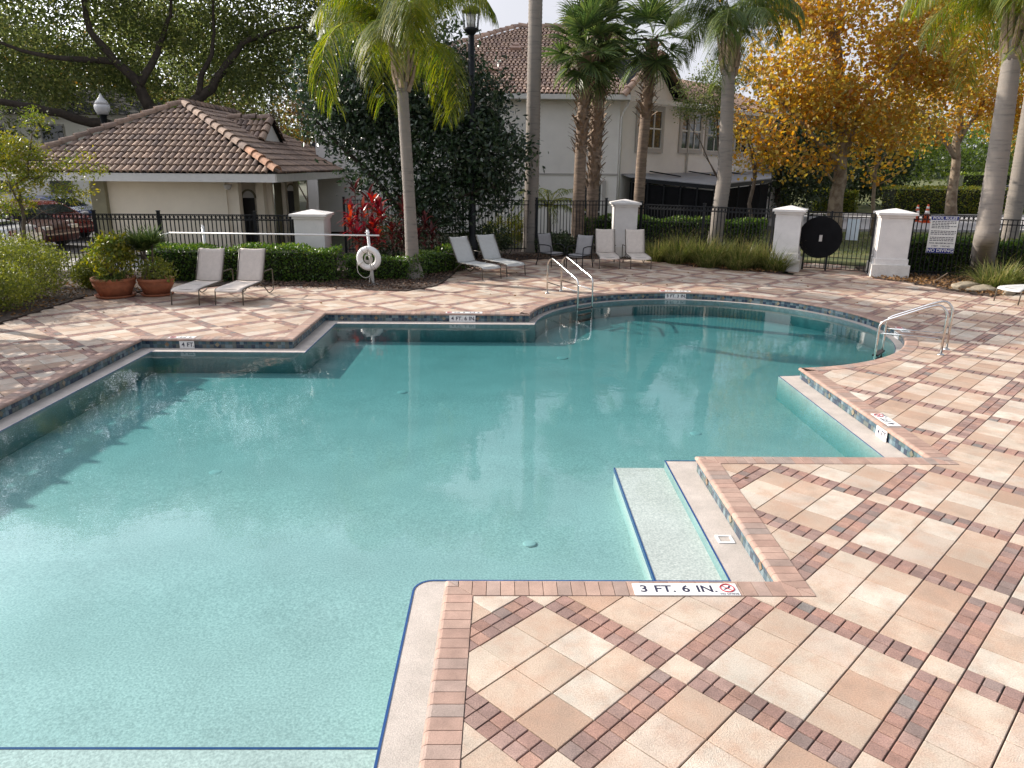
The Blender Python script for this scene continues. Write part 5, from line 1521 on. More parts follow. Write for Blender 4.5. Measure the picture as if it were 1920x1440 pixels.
for k in range(5): mbx.torus(rc + Vector((-.01 + .006 * k, -.11, .03 - .01 * k)), (0, 1, .1), .07 + .008 * k, .008, 16, 5)
part('rope', mbx, M['rope'], t, smooth=True)
hp0 = Vector((at(380, 424, 19.9).x, 19.9, 0)); hz = at(380, 424, 19.9).z
t = thing('hook_stand', 'short white stand rising behind the left hedge under the long pole', 'post', hp0)
part('post', MB().tube([hp0, hp0 + Vector((0, 0, hz))], .038, 10), M['plastic'], t, smooth=True)
mbx = MB(); q = hp0 + Vector((0, 0, hz)); mbx.torus(q + Vector((0, 0, -.02)), (1, 0, .3), .05, .014, 16, 6); mbx.tube([q + Vector((0, 0, -.2)), q + Vector((0, -.1, -.22)), q + Vector((0, -.12, -.14))], .012, 6); part('cradle', mbx, M['plastic'], t, smooth=True)
a_, b_ = at(318, 436.5, 19.75), at(711, 441.5, 18.62)
t = thing('rescue_pole', 'long white rescue pole with curved hook lying across the two stands', 'rescue hook', (a_ + b_) / 2)
part('pole', MB().tube([a_, b_], .020, 10), M['plastic'], t, smooth=True)
h1 = smooth_path([a_, at(304, 440, 19.77), at(292, 448, 19.8), at(286, 460, 19.82)])
h2 = smooth_path([a_, at(306, 442, 19.7), at(296, 452, 19.7), at(291, 462, 19.7)])
mbx = MB(); mbx.tube(h1, .012, 7); mbx.tube(h2, .010, 7); part('hook', mbx, M['steel'], t, smooth=True)

# ------------------------------------------------------------------ planters
def planter(label, x, y, r, h):
    t = thing('flower_pot', label, 'planter', (x, y, 0), 'terracotta planters')
    part('pot', MB().lathe((x, y, .045), [(r * .70, 0), (r * .86, h * .45), (r * .92, h * .55), (r * .93, h * .60), (r * .96, h * .80), (r * 1.0, h * .84), (r * 1.0, h), (r * .92, h), (r * .90, h * .86), (0, h * .86)], 36), M['terracotta'], t, smooth=True)
    part('saucer', MB().lathe((x, y, 0.004), [(r * .82, 0), (r * .93, .055), (r * .88, .055), (r * .80, .02), (0, .02)], 32), M['terracotta'], t, smooth=True)
planter('larger terracotta planter with yellow green croton at the left bed', -8.86, 16.82, .47, .40)
planter('terracotta planter with spiky dark plant next to the hedge', -8.03, 17.08, .40, .36)

def blades(name, c, r, n, L, mt, width=.014, spread=1.0, z0=0.0, seg=3, stiff=.5):
    """arching strap leaves from a clump"""
    V = []; F = []; rn = []
    for i in range(n):
        a = rng.uniform(0, 2 * PI); q = r * math.sqrt(rng.uniform()); b0 = np.array([c[0] + math.cos(a) * q, c[1] + math.sin(a) * q, c[2] + z0])
        a2 = a + rng.normal() * .6; ll = L * rng.uniform(.6, 1.2); sp = spread * rng.uniform(.12, 1.0); d = np.array([math.cos(a2) * .55 * sp, math.sin(a2) * .55 * sp, 1.0]); d /= np.linalg.norm(d)
        wd = np.array([-math.sin(a2), math.cos(a2), 0]) ; p = b0.copy(); b = len(V)
        rows = [p.copy()]
        for j in range(seg):
            d = d + np.array([math.cos(a2) * .10 * sp, math.sin(a2) * .10 * sp, -(1 - stiff) * (.5 + .55 * j)]) * .8; d /= np.linalg.norm(d); p = p + d * ll / seg; rows.append(p.copy())
        ws = [.6, 1.0, .7, .08, .05][:seg + 1]; ws[-1] = .08
        for pp, w in zip(rows, ws): V += [pp + wd * width * w, pp - wd * width * w]
        v = rng.uniform()
        for j in range(seg): F.append((b + 2 * j, b + 2 * j + 1, b + 2 * j + 3, b + 2 * j + 2)); rn.append(min(1, v * .8 + .1 * j))
    return quads_mesh(name, V, F, rn, mt)

def bush(name, label, ells, n, leaf, mt, base, cat='shrub', group=None, per=7, sig=.07, aspect=.5, up=.5, seed=0, stems=10, shell=.3, flat=.8):
    t = thing(name, label, cat, base, group)
    cl = crown_points(ells, n, shell, .05, seed)
    P = cloud(cl, per, sig, flat); P = P[P[:, 2] > .02]
    hi = np.clip((P[:, 2] - P[:, 2].min()) / max(.1, np.ptp(P[:, 2])), 0, 1)
    rnd = np.clip(.5 * rng.uniform(0, 1, len(P)) + .5 * np.repeat(np.random.default_rng(seed).uniform(0, 1, len(cl)), per)[:len(P)] , 0, 1)
    link('foliage', leaf_mesh('foliage', P, leaf, mt, aspect=aspect, up=up, rnd=rnd), t)
    if stems:
        mbx = MB(); b = Vector(base)
        for i in range(stems):
            c = Vector(cl[rng.integers(len(cl))]); s = b + Vector((rng.normal() * .1, rng.normal() * .1, 0))
            mbx.tube([s, s.lerp(c, .5) + Vector((rng.normal() * .05, rng.normal() * .05, .05)), c], [.016, .011, .004], 4, cap=False)
        part('stems', mbx, M['twig'], t)
    return t
bush('croton_plant', 'yellow green croton growing in the larger terracotta planter', [((-8.86, 16.82, .85), (.52, .5, .50)), ((-8.75, 16.9, 1.1), (.35, .35, .30))], 330, .11, M['yellowleaf'], (-8.86, 16.82, .4), 'plant', seed=3, aspect=.4)
t = thing('spiky_plant', 'dark green spiky plant rising from the planter next to hedge', 'plant', (-8.15, 17.1, .36))
for k in range(3):
    c = ((-8.25, 17.1, 1.0), (-8.05, 17.15, 1.15), (-8.4, 17.2, 1.12))[k]
    o = link('leaves', blades('leaves', c, .06, 300, .52, M['sabalfan'], .014, 4.5, 0, 3, .90), t)
mbx = MB()
for k in range(3): mbx.tube([(-8.1, 17.1, .3), ((-8.25, -8.05, -8.4)[k], (17.1, 17.15, 17.2)[k], (1.0, 1.15, 1.12)[k])], [.03, .022], 6)
part('stems', mbx, M['twig'], t)
bush('trailing_plant', 'small green bush trailing over the rim of the second planter', [((-7.95, 17.0, .55), (.40, .38, .28))], 170, .07, M['shrubleaf'], (-7.95, 17.0, .38), 'plant', seed=5)
t = thing('liriope_plant', 'dark grassy plant at the foot of the croton in the planter', 'plant', (-8.8, 16.7, .4)); link('leaves', blades('leaves', (-8.8, 16.66, .38), .3, 220, .34, M['sabalfan'], .010, 1.6, 0, 3, .5), t)

# ------------------------------------------------------------------ hedges
def hedge(label, poly, z0, z1, n, leaf, mt, seed=1, per=1, group='clipped hedges', top_bias=.35, name='hedge'):
    """clipped box of leaves: inner dark body of twigs, leaves spread on and just under the faces"""
    r_ = np.random.default_rng(seed); A, B, wd = Vector((*poly[0], 0)), Vector((*poly[1], 0)), poly[2]
    d = (B - A); L = d.length; d.normalize(); nn = Vector((-d.y, d.x, 0))
    t = thing(name, label, 'hedge', A.lerp(B, .5), group)
    u = r_.uniform(0, L, n); f = r_.uniform(0, 1, n); q = np.abs(r_.normal(0, .06, n))
    pos = np.zeros((n, 3)); D = np.zeros((n, 3))
    for i in range(n):
        wob = .05 * math.sin(u[i] * 2.3 + seed) + .04 * math.sin(u[i] * 5.1 + 2 * seed)
        k = f[i]
        if k < top_bias: v, z = r_.uniform(0, wd), z1 + wob - q[i]; nrm = np.array([0, 0, 1.0])
        elif k < .9: v, z = q[i] * 1.2 + wob * .5, r_.uniform(z0, z1); nrm = -np.array(nn)
        else: v, z = wd - q[i], r_.uniform(z0, z1); nrm = np.array(nn)
        uu = u[i]
        if r_.uniform() < .06: uu = r_.choice([0, L]) + r_.normal() * .04; v = r_.uniform(0, wd); nrm = np.array(d) * (1 if uu > L / 2 else -1)
        pos[i] = np.array(A + d * uu + nn * v) + [0, 0, z]; D[i] = nrm * .7 + r_.normal(size=3) * .8 + [0, 0, .35]
    rnd = np.clip(r_.uniform(0, .75, n) + .35 * (f < top_bias) * r_.uniform(0, 1, n), 0, 1)  # top leaves given lighter colours, standing in for sun on the top
    link('foliage', leaf_mesh('foliage', pos, leaf, mt, D=D, aspect=.55, rnd=rnd), t)
    mbx = MB()
    for i in range(int(L * 22)):
        s = A + d * r_.uniform(.05, L - .05) + nn * r_.uniform(.12, wd - .12); e = s + Vector((r_.normal() * .12, r_.normal() * .1, (z1 - z0) * r_.uniform(.6, .95))); s.z = max(0, z0)
        mbx.tube([s, (s + e) / 2 + Vector((r_.normal() * .04, r_.normal() * .04, z0 / 2)), e + Vector((0, 0, z0))], [.012, .009, .004], 4, cap=False)
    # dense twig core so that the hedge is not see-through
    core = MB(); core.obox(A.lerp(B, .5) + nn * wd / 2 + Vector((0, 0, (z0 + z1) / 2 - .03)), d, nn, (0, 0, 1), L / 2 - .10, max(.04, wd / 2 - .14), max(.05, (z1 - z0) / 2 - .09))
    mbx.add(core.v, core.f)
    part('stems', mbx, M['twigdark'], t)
    return t
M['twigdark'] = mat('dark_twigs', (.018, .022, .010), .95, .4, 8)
hedge('clipped green hedge behind the beige loungers', ((-9.05, 19.0), (-4.35, 19.02), .85), .02, .86, 9000, .075, M['hedgeleaf'], 1)
hedge('low hedge with yellow tips between pillar and leaning post', ((-4.2, 19.35), (-2.2, 19.6), .7), .02, .62, 2600, .075, M['hedgeleaf'], 2)
hedge('low shaded hedge right of the near queen palm', ((-2.2, 20.3), (-1.0, 21.8), .8), .02, .62, 2200, .075, M['hedgeleaf'], 3)
hedge('long hedge with bright top behind the fence and border grass', ((2.6, 27.8), (9.2, 26.6), 1.1), .02, 1.12, 9000, .10, M['hedgeleaf'], 4)
hedge('hedge behind the pool rules sign fence', ((11.6, 21.7), (16.6, 19.9), 1.0), .02, 1.0, 8000, .085, M['hedgeleaf'], 5)
for k, (l, a, b, w, h) in enumerate((('squared yellow topped hedge beyond the gate, left of the bare young tree', (15.2, 47.8 + 3), (19.0, 50.8), 1.6, 1.5), ('rounded yellow hedge beyond the gate, right of bare young tree', (20.6, 50.8), (23.6, 50.8), 1.6, 1.45),
        ('long yellow green hedge across the road behind the traffic cones', (26.0, 50.6), (34.0, 51.2), 1.8, 1.7), ('low ground hedge with yellow tips behind the sign', (12.2, 23.2), (18.6, 22.2), 1.2, .75), ('pale green hedge on the slope near the parked vehicle', (36, 60), (46, 60), 2.5, 2.6))):
    hedge(l, (a, b, w), .02, h, 3600, .17 if k != 3 else .10, M['yellowleaf'] if k != 4 else M['brightleaf'], 10 + k)

# ------------------------------------------------------------------ border grass, ti plants, shrubs
gi = 0
gl_ = ['border grass clump left end of the row under the weathered pillar', 'border grass clump behind the upright lounger', 'tallest border grass clump in the long row', 'border grass clump in front of the smooth grey palm', 'border grass clump just right of the smooth grey palm', 'drooping border grass clump near the gate pillar', 'last border grass clump against the gate pillar', 'front border grass clump in the middle of the row', 'front border grass clump spilling onto the deck', 'straw tipped border grass clump before the hedge']
for (x, y, L) in ((4.95, 24.2, .75), (5.5, 23.6, .85), (6.1, 23.5, 1.0), (6.7, 23.0, .95), (7.3, 22.7, .95), (7.75, 22.35, .85), (8.0, 22.0, .75), (6.3, 22.75, .8), (7.05, 22.25, .8), (5.7, 24.3, .9)):
    t = thing('border_grass', gl_[gi], 'ornamental grass', (x, y, 0), 'border grass clumps'); gi += 1
    link('blades', blades('blades', (x, y, 0), .36, 460, L * 1.30, M['grassblade'], .012, 1.5, 0, 4, .70), t)
for (x, y, L, l) in ((12.55, 18.75, .85, 'grass clump at the foot of the leaning palm beside the rocks'), (13.3, 18.6, .8, 'grass clump at far right behind the cut off lounger')):
    t = thing('border_grass', l, 'ornamental grass', (x, y, 0), 'border grass clumps'); link('blades', blades('blades', (x, y, 0), .36, 460, L * 1.25, M['grassblade'], .013, 1.6, 0, 4, .70), t)
def ti_plant(label, x, y, canes, nl, L, mt, leafpart=True, seed=0):
    r_ = random.Random(seed); t = thing('ti_plant', label, 'plant', (x, y, 0), 'red ti plants'); mbx = MB(); lm = []
    for (dx, dy, h) in canes:
        mbx.tube([(x + dx * .3, y + dy * .3, 0), (x + dx, y + dy, h)], [.022, .015], 6)
        for k in range(nl):
            a = k * 2.4 + r_.uniform(-.3, .3); f = k / nl; z = h - .38 * (1 - f) ; el = R_(10 + 68 * f + r_.uniform(-12, 12)); ll = L * r_.uniform(.75, 1.1); w = .045 * r_.uniform(.8, 1.2)
            d = Vector((math.cos(a) * math.cos(el), math.sin(a) * math.cos(el), math.sin(el))); wd = Vector((-math.sin(a), math.cos(a), 0)); p = Vector((x + dx, y + dy, z)); V = []; F = []
            dd = d.copy()
            for j, ww in enumerate((.25, .9, 1.0, .65, .05)):
                V += [p + wd * w * ww + Vector((0, 0, w * ww * .35)), p - wd * w * ww + Vector((0, 0, w * ww * .35))]
                dd = (dd + Vector((0, 0, -.16 - .08 * j))).normalized(); p = p + dd * ll / 4
            F = [(2 * j, 2 * j + 1, 2 * j + 3, 2 * j + 2) for j in range(4)]
            lm.append((V, F, r_.random()))
    part('cane', mbx, M['twig'], t)
    for V, F, v in lm:
        link('leaf', quads_mesh('leaf', V, F, [v] * 4, mt), t)
ti_plant('bright red ti plant above the hedge beside the white pillar', -4.0, 21.0, [(-.3, 0, 1.45), (.05, .1, 1.75), (.35, -.1, 1.35), (.55, .2, 1.6), (-.05, -.3, 1.15), (.3, .3, 1.95), (-.35, .35, 1.7), (.15, -.2, 1.0), (.5, -.3, 1.05), (-.15, .2, 1.5), (.25, .05, 1.25), (.45, .35, 1.8)], 20, .46, M['redleaf'], seed=2)
ti_plant('dark maroon ti plant right of the bright red one', -3.0, 21.4, [(-.2, 0, 1.2), (.2, .1, 1.5), (.5, -.1, 1.1), (.1, .4, 1.75), (.7, .3, 1.4), (.3, -.2, .9), (.9, .1, 1.1), (.0, .2, 1.0)], 22, .48, M['maroonleaf'], seed=4)
ti_plant('tall dark bronze ti plant behind the red ti plant', -4.4, 22.4, [(0, 0, 2.3), (.35, .2, 2.05)], 13, .6, M['maroonleaf'], seed=6)
for k, (x, y, w, h, l) in enumerate(((-10.4, 15.0, .85, .95, 'light green leafy shrub at the lower left corner'), (-10.6, 16.4, 1.0, 1.25, 'tallest light green shrub in the left bed'), (-11.6, 17.6, 1.1, 1.3, 'rear light green shrub before the long iron fence'), (-9.9, 17.9, .45, .7, 'small green shrub between left bed and planters'), (-12.0, 15.8, 1.0, 1.2, 'yellow green shrub cut by the left edge'))):
    bush('leafy_shrub', l, [((x, y, h * .52), (w, w * .85, h * .52))], 900, .068, M['yellowleaf'] if k == 4 else M['shrubleaf'], (x, y, 0), seed=20 + k, group='light green shrubs of the left bed', aspect=.4)
for k, (x, y, w, h, l) in enumerate(((-2.2, 24.6, 1.2, 1.3, 'dark shrub under the magnolia, left of the lamp post'), (-.6, 25.2, .9, 1.0, 'dark shrub at the foot of the lamp post'), (-3.6, 23.4, 1.0, 1.3, 'dark shrub behind the maroon ti plant'), (1.8, 25.4, .7, .7, 'shaded shrub behind the armchairs'))):
    bush('shade_shrub', l, [((x, y, h * .5), (w, w * .8, h * .52))], 300, .10, M['darktree'], (x, y, 0), seed=40 + k, group='shaded shrubs under the magnolia')
# small pygmy palm behind the fence
t = thing('pygmy_palm', 'small feathery palm behind the fence beside the tall grey trunk', 'palm tree', (1.75, 29.5, 0))
part('trunk', ringed_trunk([(1.75, 29.5, 0), (1.7, 29.5, 1.35)], [.09, .08], 10), M['palmbark'], t, smooth=True)
fm = [frond_mesh('frond', 1.7, 1.7, M['palmleaf'], 34, .30, 70 + k, [1.1, .7, .3][k], .02) for k in range(3)]
for k in range(18): inst('frond', fm[k % 3], t, (1.7, 29.5, 1.4), (0, 0, k * 2.399))
bush('fern_shrub', 'yellow green ferny shrub behind the shaded fence', [((.1, 28.2, .55), (.9, .6, .6))], 240, .16, M['yellowleaf'], (.1, 28.2, 0), seed=61, aspect=.25)

# ------------------------------------------------------------------ mulch beds, litter, rocks
def bed(name, pts, z=.022):
    mbx = MB(); c = (sum(p[0] for p in pts) / len(pts), sum(p[1] for p in pts) / len(pts)); n_ = len(pts)
    v = [Vector((*p, z)) for p in pts]; tris = [tuple(t) for t in tessellate_polygon([v])]
    a = sum(pts[i][0] * pts[(i + 1) % n_][1] - pts[(i + 1) % n_][0] * pts[i][1] for i in range(n_))
    vv_ = [tuple(p) for p in v] + [(p.x, p.y, -.05) for p in v]
    mbx.add(vv_, [t if (v[t[1]] - v[t[0]]).cross(v[t[2]] - v[t[0]]).z > 0 else t[::-1] for t in tris] + [((i, i + n_, (i + 1) % n_ + n_, (i + 1) % n_) if a < 0 else (i, (i + 1) % n_, (i + 1) % n_ + n_, i + n_)) for i in range(n_)])
    o = structure(name, mbx, M['mulch'])
    return o
def chips(name, label, poly, n, size, mt, zmax=.05, cat='mulch'):
    xs = [p[0] for p in poly]; ys = [p[1] for p in poly]; P = []
    while len(P) < n:
        p = (rng.uniform(min(xs), max(xs)), rng.uniform(min(ys), max(ys)))
        if inside(p, poly): P.append((p[0], p[1], .022 + rng.uniform(0, zmax)))
    D = rng.normal(size=(n, 3)); D[:, 2] *= .3
    o = link(name, leaf_mesh(name, P, size, mt, D=D, aspect=.5)); tag(o, label, cat, kind='stuff')
Bm = [(-9.2, 18.9), (-8.0, 17.62), (-7.1, 18.42), (-6.0, 18.58), (-4.2, 18.42), (-3.2, 17.9), (-2.4, 17.8), (-1.75, 18.6), (-1.55, 19.6), (-1.4, 21.2), (-.9, 22.6), (.9, 24.4), (4.7, 24.5), (4.7, 27), (-7, 27), (-9.4, 22)]
Bl = [(-9.55, 12), (-9.52, 16.7), (-9.2, 17.2), (-8.05, 17.62), (-8.6, 18.6), (-9.2, 20.9), (-18, 20.9), (-18, 8), (-9.55, 8)]
Br = [(4.8, 24.4), (5.8, 22.85), (7.1, 21.85), (8.0, 21.45), (8.3, 22.0), (8.3, 22.6), (4.6, 26.4)]
Brr = [(10.3, 20.55), (10.85, 19.75), (11.25, 18.5), (11.75, 17.65), (12.6, 18.0), (13.5, 18.3), (16, 18.9), (22, 19.2), (22, 21.5), (10.9, 23.0)]
for nm, p in (('mulch_bed', Bm), ('planting_bed', Bl), ('mulch_bed', Br), ('mulch_bed', Brr)): bed(nm, p)
M['chipleaf'] = leafmat('mulch_chips', [(.03, .02, .015), (.07, .04, .025), (.12, .07, .045), (.20, .13, .09)], .9, .05)
chips('mulch_chips', 'dark bark chips covering the palm bed', [(-6.5, 18.2), (-3.2, 17.9), (-2.4, 17.8), (-1.75, 18.6), (-1.5, 20.4), (-1.4, 21.2), (.9, 24.4), (4.7, 24.6), (4.7, 26), (-2, 25), (-4, 20), (-6.5, 19)], 7000, .07, M['chipleaf'])
chips('leaf_litter', 'dry brown leaves scattered in front of the sign hedge', [(10.2, 20.5), (10.85, 19.6), (11.25, 18.45), (11.8, 17.55), (12.6, 17.95), (13.5, 18.2), (16, 18.9), (16, 20), (11, 21)], 2600, .10, M['litter'], .06, 'leaf litter')
chips('leaf_litter', 'dry leaves on the soil of the left bed', [(-9.6, 13.6), (-9.5, 16.7), (-8.2, 17.7), (-9.5, 19), (-13, 19), (-12, 13)], 2200, .07, M['litter'], .05, 'leaf litter')
chips('leaf_litter', 'dry straw on the soil under the border grass', [(4.8, 24.4), (5.8, 22.8), (7.1, 21.8), (8.0, 21.4), (8.2, 22.2), (4.9, 25)], 1500, .09, M['litter'], .04, 'leaf litter')
dl = []
while len(dl) < 260:
    p = (rng.uniform(-9, 14), rng.uniform(2.6, 22))
    if inside(p, DECKP) and all(not (bb[0] < p[0] < bb[1] and bb[2] < p[1] < bb[3]) for _, bb in OUTR) and (p[1] > 10 or rng.uniform() < .10): dl.append((p[0], p[1], .006 + rng.uniform(0, .008)))
D = rng.normal(size=(len(dl), 3)); D[:, 2] *= .15
o = link('fallen_leaves', leaf_mesh('fallen_leaves', dl, .055, M['litter'], D=D, aspect=.5)); tag(o, 'small fallen leaves scattered over the paved deck', 'fallen leaves', kind='stuff')
LB_ = [(rng.uniform(8, 40), rng.uniform(22.5, 36.4), -.03) for _ in range(16000)]
LB_ = [p for p in LB_ if p[1] > 26.5 - (p[0] - 5) * .2 + 1.2]
D = rng.normal(size=(len(LB_), 3)) * .5; D[:, 2] = 1
o = link('grass', leaf_mesh('grass', LB_, .14, M['lawnblade'], D=D, aspect=.16)); tag(o, 'short lit grass growing on the lawn beyond the gate', 'grass', kind='stuff')
def rock(label, x, y, sx, sy, sz, rot, seed):
    bm = bmesh.new(); bmesh.ops.create_icosphere(bm, subdivisions=3, radius=1); r_ = random.Random(seed); ph = [r_.uniform(0, 6) for _ in range(6)]
    for v in bm.verts:
        k = 1 + .13 * math.sin(3 * v.co.x + ph[0]) + .12 * math.sin(4 * v.co.y + ph[1]) + .08 * math.sin(7 * v.co.z + ph[2]) + .05 * math.sin(11 * v.co.x + ph[3]); v.co *= k
        v.co = Vector((v.co.x * sx, v.co.y * sy, max(-.5, v.co.z) * sz))
    me = bpy.data.meshes.new('rock'); bm.to_mesh(me); bm.free(); me.materials.append(M['rock']); me.shade_smooth()
    o = link('rock', me); o.location = (x, y, sz * .4); o.rotation_euler = (0, 0, rot); tag(o, label, 'rock', 'landscape rocks by the right bed')
q = gp(1812, 524); rock('pale slanted rock leaning at the foot of the palm', 11.75, 18.7, .52, .17, .14, .35, 1)
q = gp(1845, 549); rock('brown rounded rock at the edge of the right bed', q.x, q.y + .1, .36, .20, .13, .1, 2)
q = gp(1888, 552); rock('grey flat rock beside the cut off lounger', q.x, q.y, .26, .14, .07, .5, 3)
t = thing('fallen_frond', 'dry palm frond stalk lying under the sign hedge', 'dead frond', (11.2, 19.6, 0)); part('stalk', MB().tube([gp(1752, 528, .05), at(1777, 512, 19.9)], [.018, .012], 6), M['boot'], t)

# ------------------------------------------------------------------ lamps, cones
lx, ly = at(885, 300, 24.2).x, 24.2
t = thing('lamp_post', 'tall black lamp post with cage lantern in front of the magnolia', 'lamp post', (lx, ly, 0))
zt = at(883, 58, ly).z
mbx = MB(); mbx.lathe((lx, ly, 0), [(.17, 0), (.17, .5), (.12, .62), (.10, .8), (.095, zt)], 16); part('pole', mbx, M['black'], t, smooth=True)
zl = zt; hz_ = at(883, 30, ly).z
mbx = MB(); mbx.lathe((lx, ly, zl), [(.09, -.12), (.20, 0), (.24, .06), (.20, .08), (0, .08)], 12); part('lantern_base', mbx, M['black'], t, smooth=True)
for k in range(12):
    a = 2 * PI * k / 12; c, s = math.cos(a), math.sin(a); mbx = MB(); mbx.tube([(lx + .21 * c, ly + .21 * s, zl + .06), (lx + .255 * c, ly + .255 * s, zl + .5)], .012, 5); part('cage_bar', mbx, M['black'], t)
mbx = MB(); mbx.lathe((lx, ly, zl + .5), [(.28, 0), (.29, .05), (.20, .14), (0, .2)], 12); part('lantern_cap', mbx, M['black'], t, smooth=True)
mbx = MB(); mbx.lathe((lx, ly, zl + .08), [(.10, 0), (.13, .15), (.11, .36), (0, .40)], 12); part('lens', mbx, M['glow'], t, smooth=True)
c = at(190, 192, 38); z0 = at(190, 232, 38).z; z1 = at(190, 180, 38).z
t = thing('street_lamp', 'white acorn street lamp on black pole rising behind the pool house roof', 'street lamp', (c.x, 38, 0))
hh = at(190, 181, 38).z - at(190, 215, 38).z; zb = at(190, 215, 38).z
part('pole', MB().lathe((c.x, 38, 0), [(.12, 0), (.09, 1), (.08, zb - .5), (.14, zb - .35), (.16, zb - .05), (.26, zb), (0, zb + .02)], 14), M['black'], t, smooth=True)
part('globe', MB().lathe((c.x, 38, zb), [(.24, 0), (.34, hh * .28), (.36, hh * .42), (.34, hh * .55)], 18), M['glow'], t, smooth=True)
part('globe_top', MB().lathe((c.x, 38, zb), [(.345, hh * .56), (.24, hh * .78), (.10, hh * .95), (.05, hh * 1.1), (0, hh * 1.2)], 18), M['glow'], t, smooth=True)
def cone(label, px, py, Y):
    p = at(px, py, Y); b = Vector((p.x, Y, -.02)); h = p.z + .02
    t = thing('traffic_cone', label, 'traffic cone', b, 'traffic cones on the road')
    s = h / .72
    part('base', MB().box(b.x - .19 * s, b.x + .19 * s, b.y - .19 * s, b.y + .19 * s, -.02, .02), M['orange'], t)
    part('body', MB().lathe(b, [(.15 * s, .02), (.03 * s, h), (0, h)], 16), M['orange'], t, smooth=True)
    for f0, f1 in ((.48, .66), (.76, .88)):
        r0, r1 = .15 * s + (.03 - .15) * s * f0 + .004, .15 * s + (.03 - .15) * s * f1 + .004
        part('white_collar', MB().lathe(b, [(r0, h * f0), (r1, h * f1)], 16), M['plastic'], t, smooth=True)
cone('orange traffic cone left of its pair behind the gate pillar', 1722, 384, 44)
cone('orange traffic cone right of its pair above the sign fence', 1741, 383, 43)
cone('orange traffic cone half hidden by the leaning palm', 1866, 405, 32)

# ------------------------------------------------------------------ vehicles
def car(name, label, loc, rot, paint, L=4.6, W_=1.8, Hh=1.45, suv=False, cat='car'):
    t = thing(name, label, cat, loc, 'parked cars', rot)
    hl = L / 2
    if suv: prof = [(-hl, .55), (-hl, .95), (-hl + .12, 1.05), (-hl + .40, Hh - .08), (-hl + .75, Hh), (hl * .18, Hh), (hl * .42, Hh - .12), (hl * .62, 1.02), (hl - .25, .92), (hl - .03, .78), (hl, .5)]
    else: prof = [(-hl, .50), (-hl, .85), (-hl + .15, .95), (-hl + .55, 1.0), (-hl + 1.15, Hh - .06), (-hl + 1.6, Hh), (hl * .12, Hh - .02), (hl * .30, Hh - .12), (hl * .58, .98), (hl - .3, .82), (hl - .04, .70), (hl, .48)]
    low = [(hl - .1, .24), (-hl + .1, .24)]
    poly = prof + low; n_ = len(poly); bw = {}
    v = []; 
    for s in (-1, 1):
        for x, z in poly:
            y = W_ / 2 * (1 - .16 * max(0, (z - .9) / (Hh - .9))) * (1 - .10 * max(0, abs(x) - hl + .5) / .5); v.append((x, s * y, z))
    f = [tuple(range(n_))] + [tuple(range(2 * n_ - 1, n_ - 1, -1))] + [(i, n_ + i, n_ + (i + 1) % n_, (i + 1) % n_) for i in range(n_)]
    b = part('body', MB().add(v, f), paint, t, True)
    mo = b.modifiers.new('soft', 'BEVEL'); mo.width = .05; mo.segments = 2; mo.limit_method = 'ANGLE'
    gw = W_ / 2
    def side_glass(pts):
        for s in (-1, 1):
            mbx = MB(); mbx.add([(x, s * (gw * (1 - .16 * max(0, (z - .9) / (Hh - .9))) + .006), z) for x, z in pts], [tuple(range(len(pts))) if s < 0 else tuple(range(len(pts)))[::-1]]); part('side_window', mbx, M['carglass'], t, True)
    if suv:
        side_glass([(-hl + .35, 1.08), (-hl + .55, Hh - .12), (-.35, Hh - .12), (-.35, 1.08)]); side_glass([(-.28, 1.08), (-.28, Hh - .12), (hl * .30, Hh - .16), (hl * .55, 1.05)])
        ws, rw = ((hl * .58, 1.05), (hl * .40, Hh - .15)), ((-hl + .16, 1.10), (-hl + .40, Hh - .15))
    else:
        side_glass([(-hl + .85, 1.0), (-hl + 1.28, Hh - .14), (-.15, Hh - .10), (-.15, 1.0)]); side_glass([(-.08, 1.0), (-.08, Hh - .10), (hl * .26, Hh - .16), (hl * .52, 1.0)])
        ws, rw = ((hl * .56, 1.01), (hl * .31, Hh - .14)), ((-hl + .60, 1.04), (-hl + 1.12, Hh - .10))
    for nm, ((x0, z0), (x1, z1)), sg in (('windscreen', ws, 1), ('rear_window', rw, -1)):
        dn = Vector((z0 - z1, 0, x1 - x0)); dn = dn.normalized() * .012
        if dn.z < 0: dn = -dn
        mbx = MB(); mbx.add([(x0 + dn.x, -gw * .80, z0 + dn.z), (x0 + dn.x, gw * .80, z0 + dn.z), (x1 + dn.x, gw * .74, z1 + dn.z), (x1 + dn.x, -gw * .74, z1 + dn.z)], [(0, 1, 2, 3)]); part(nm, mbx, M['carglass'], t, True)
    for x in (-hl + .85, hl - .85):
        for s in (-1, 1):
            mbx = MB(); mbx.tube([(x, s * (gw - .18), .33), (x, s * (gw + .012), .33)], .33, 20); w = part('wheel', mbx, M['rubber'], t, True)
            mbx = MB(); mbx.tube([(x, s * (gw + .012), .33), (x, s * (gw + .022), .33)], .20, 16); link('rim', mbx.mesh('rim', M['steel']), w, True)
    for s in (-1, 1):
        part('headlight', MB().obox((hl - .12, s * gw * .70, .72), (1, 0, 0), (0, 1, 0), (0, 0, 1), .08, .17, .07), M['glow'], t, True)
        part('tail_light', MB().obox((-hl + .03, s * gw * .72, .82), (1, 0, 0), (0, 1, 0), (0, 0, 1), .05, .16, .08), M['carred'], t, True)
        part('mirror', MB().obox((hl * .40, s * (gw + .05), 1.02), (1, 0, 0), (0, 1, 0), (0, 0, 1), .06, .09, .06), paint, t, True)
    return t
car('parked_car', 'dark maroon car nearest the iron fence at far left', (-18.0, 27.4, -.03), -.18, M['carmaroon'])
car('parked_car', 'red car parked behind the maroon one', (-18.9, 30.6, -.03), -.25, M['carred'])
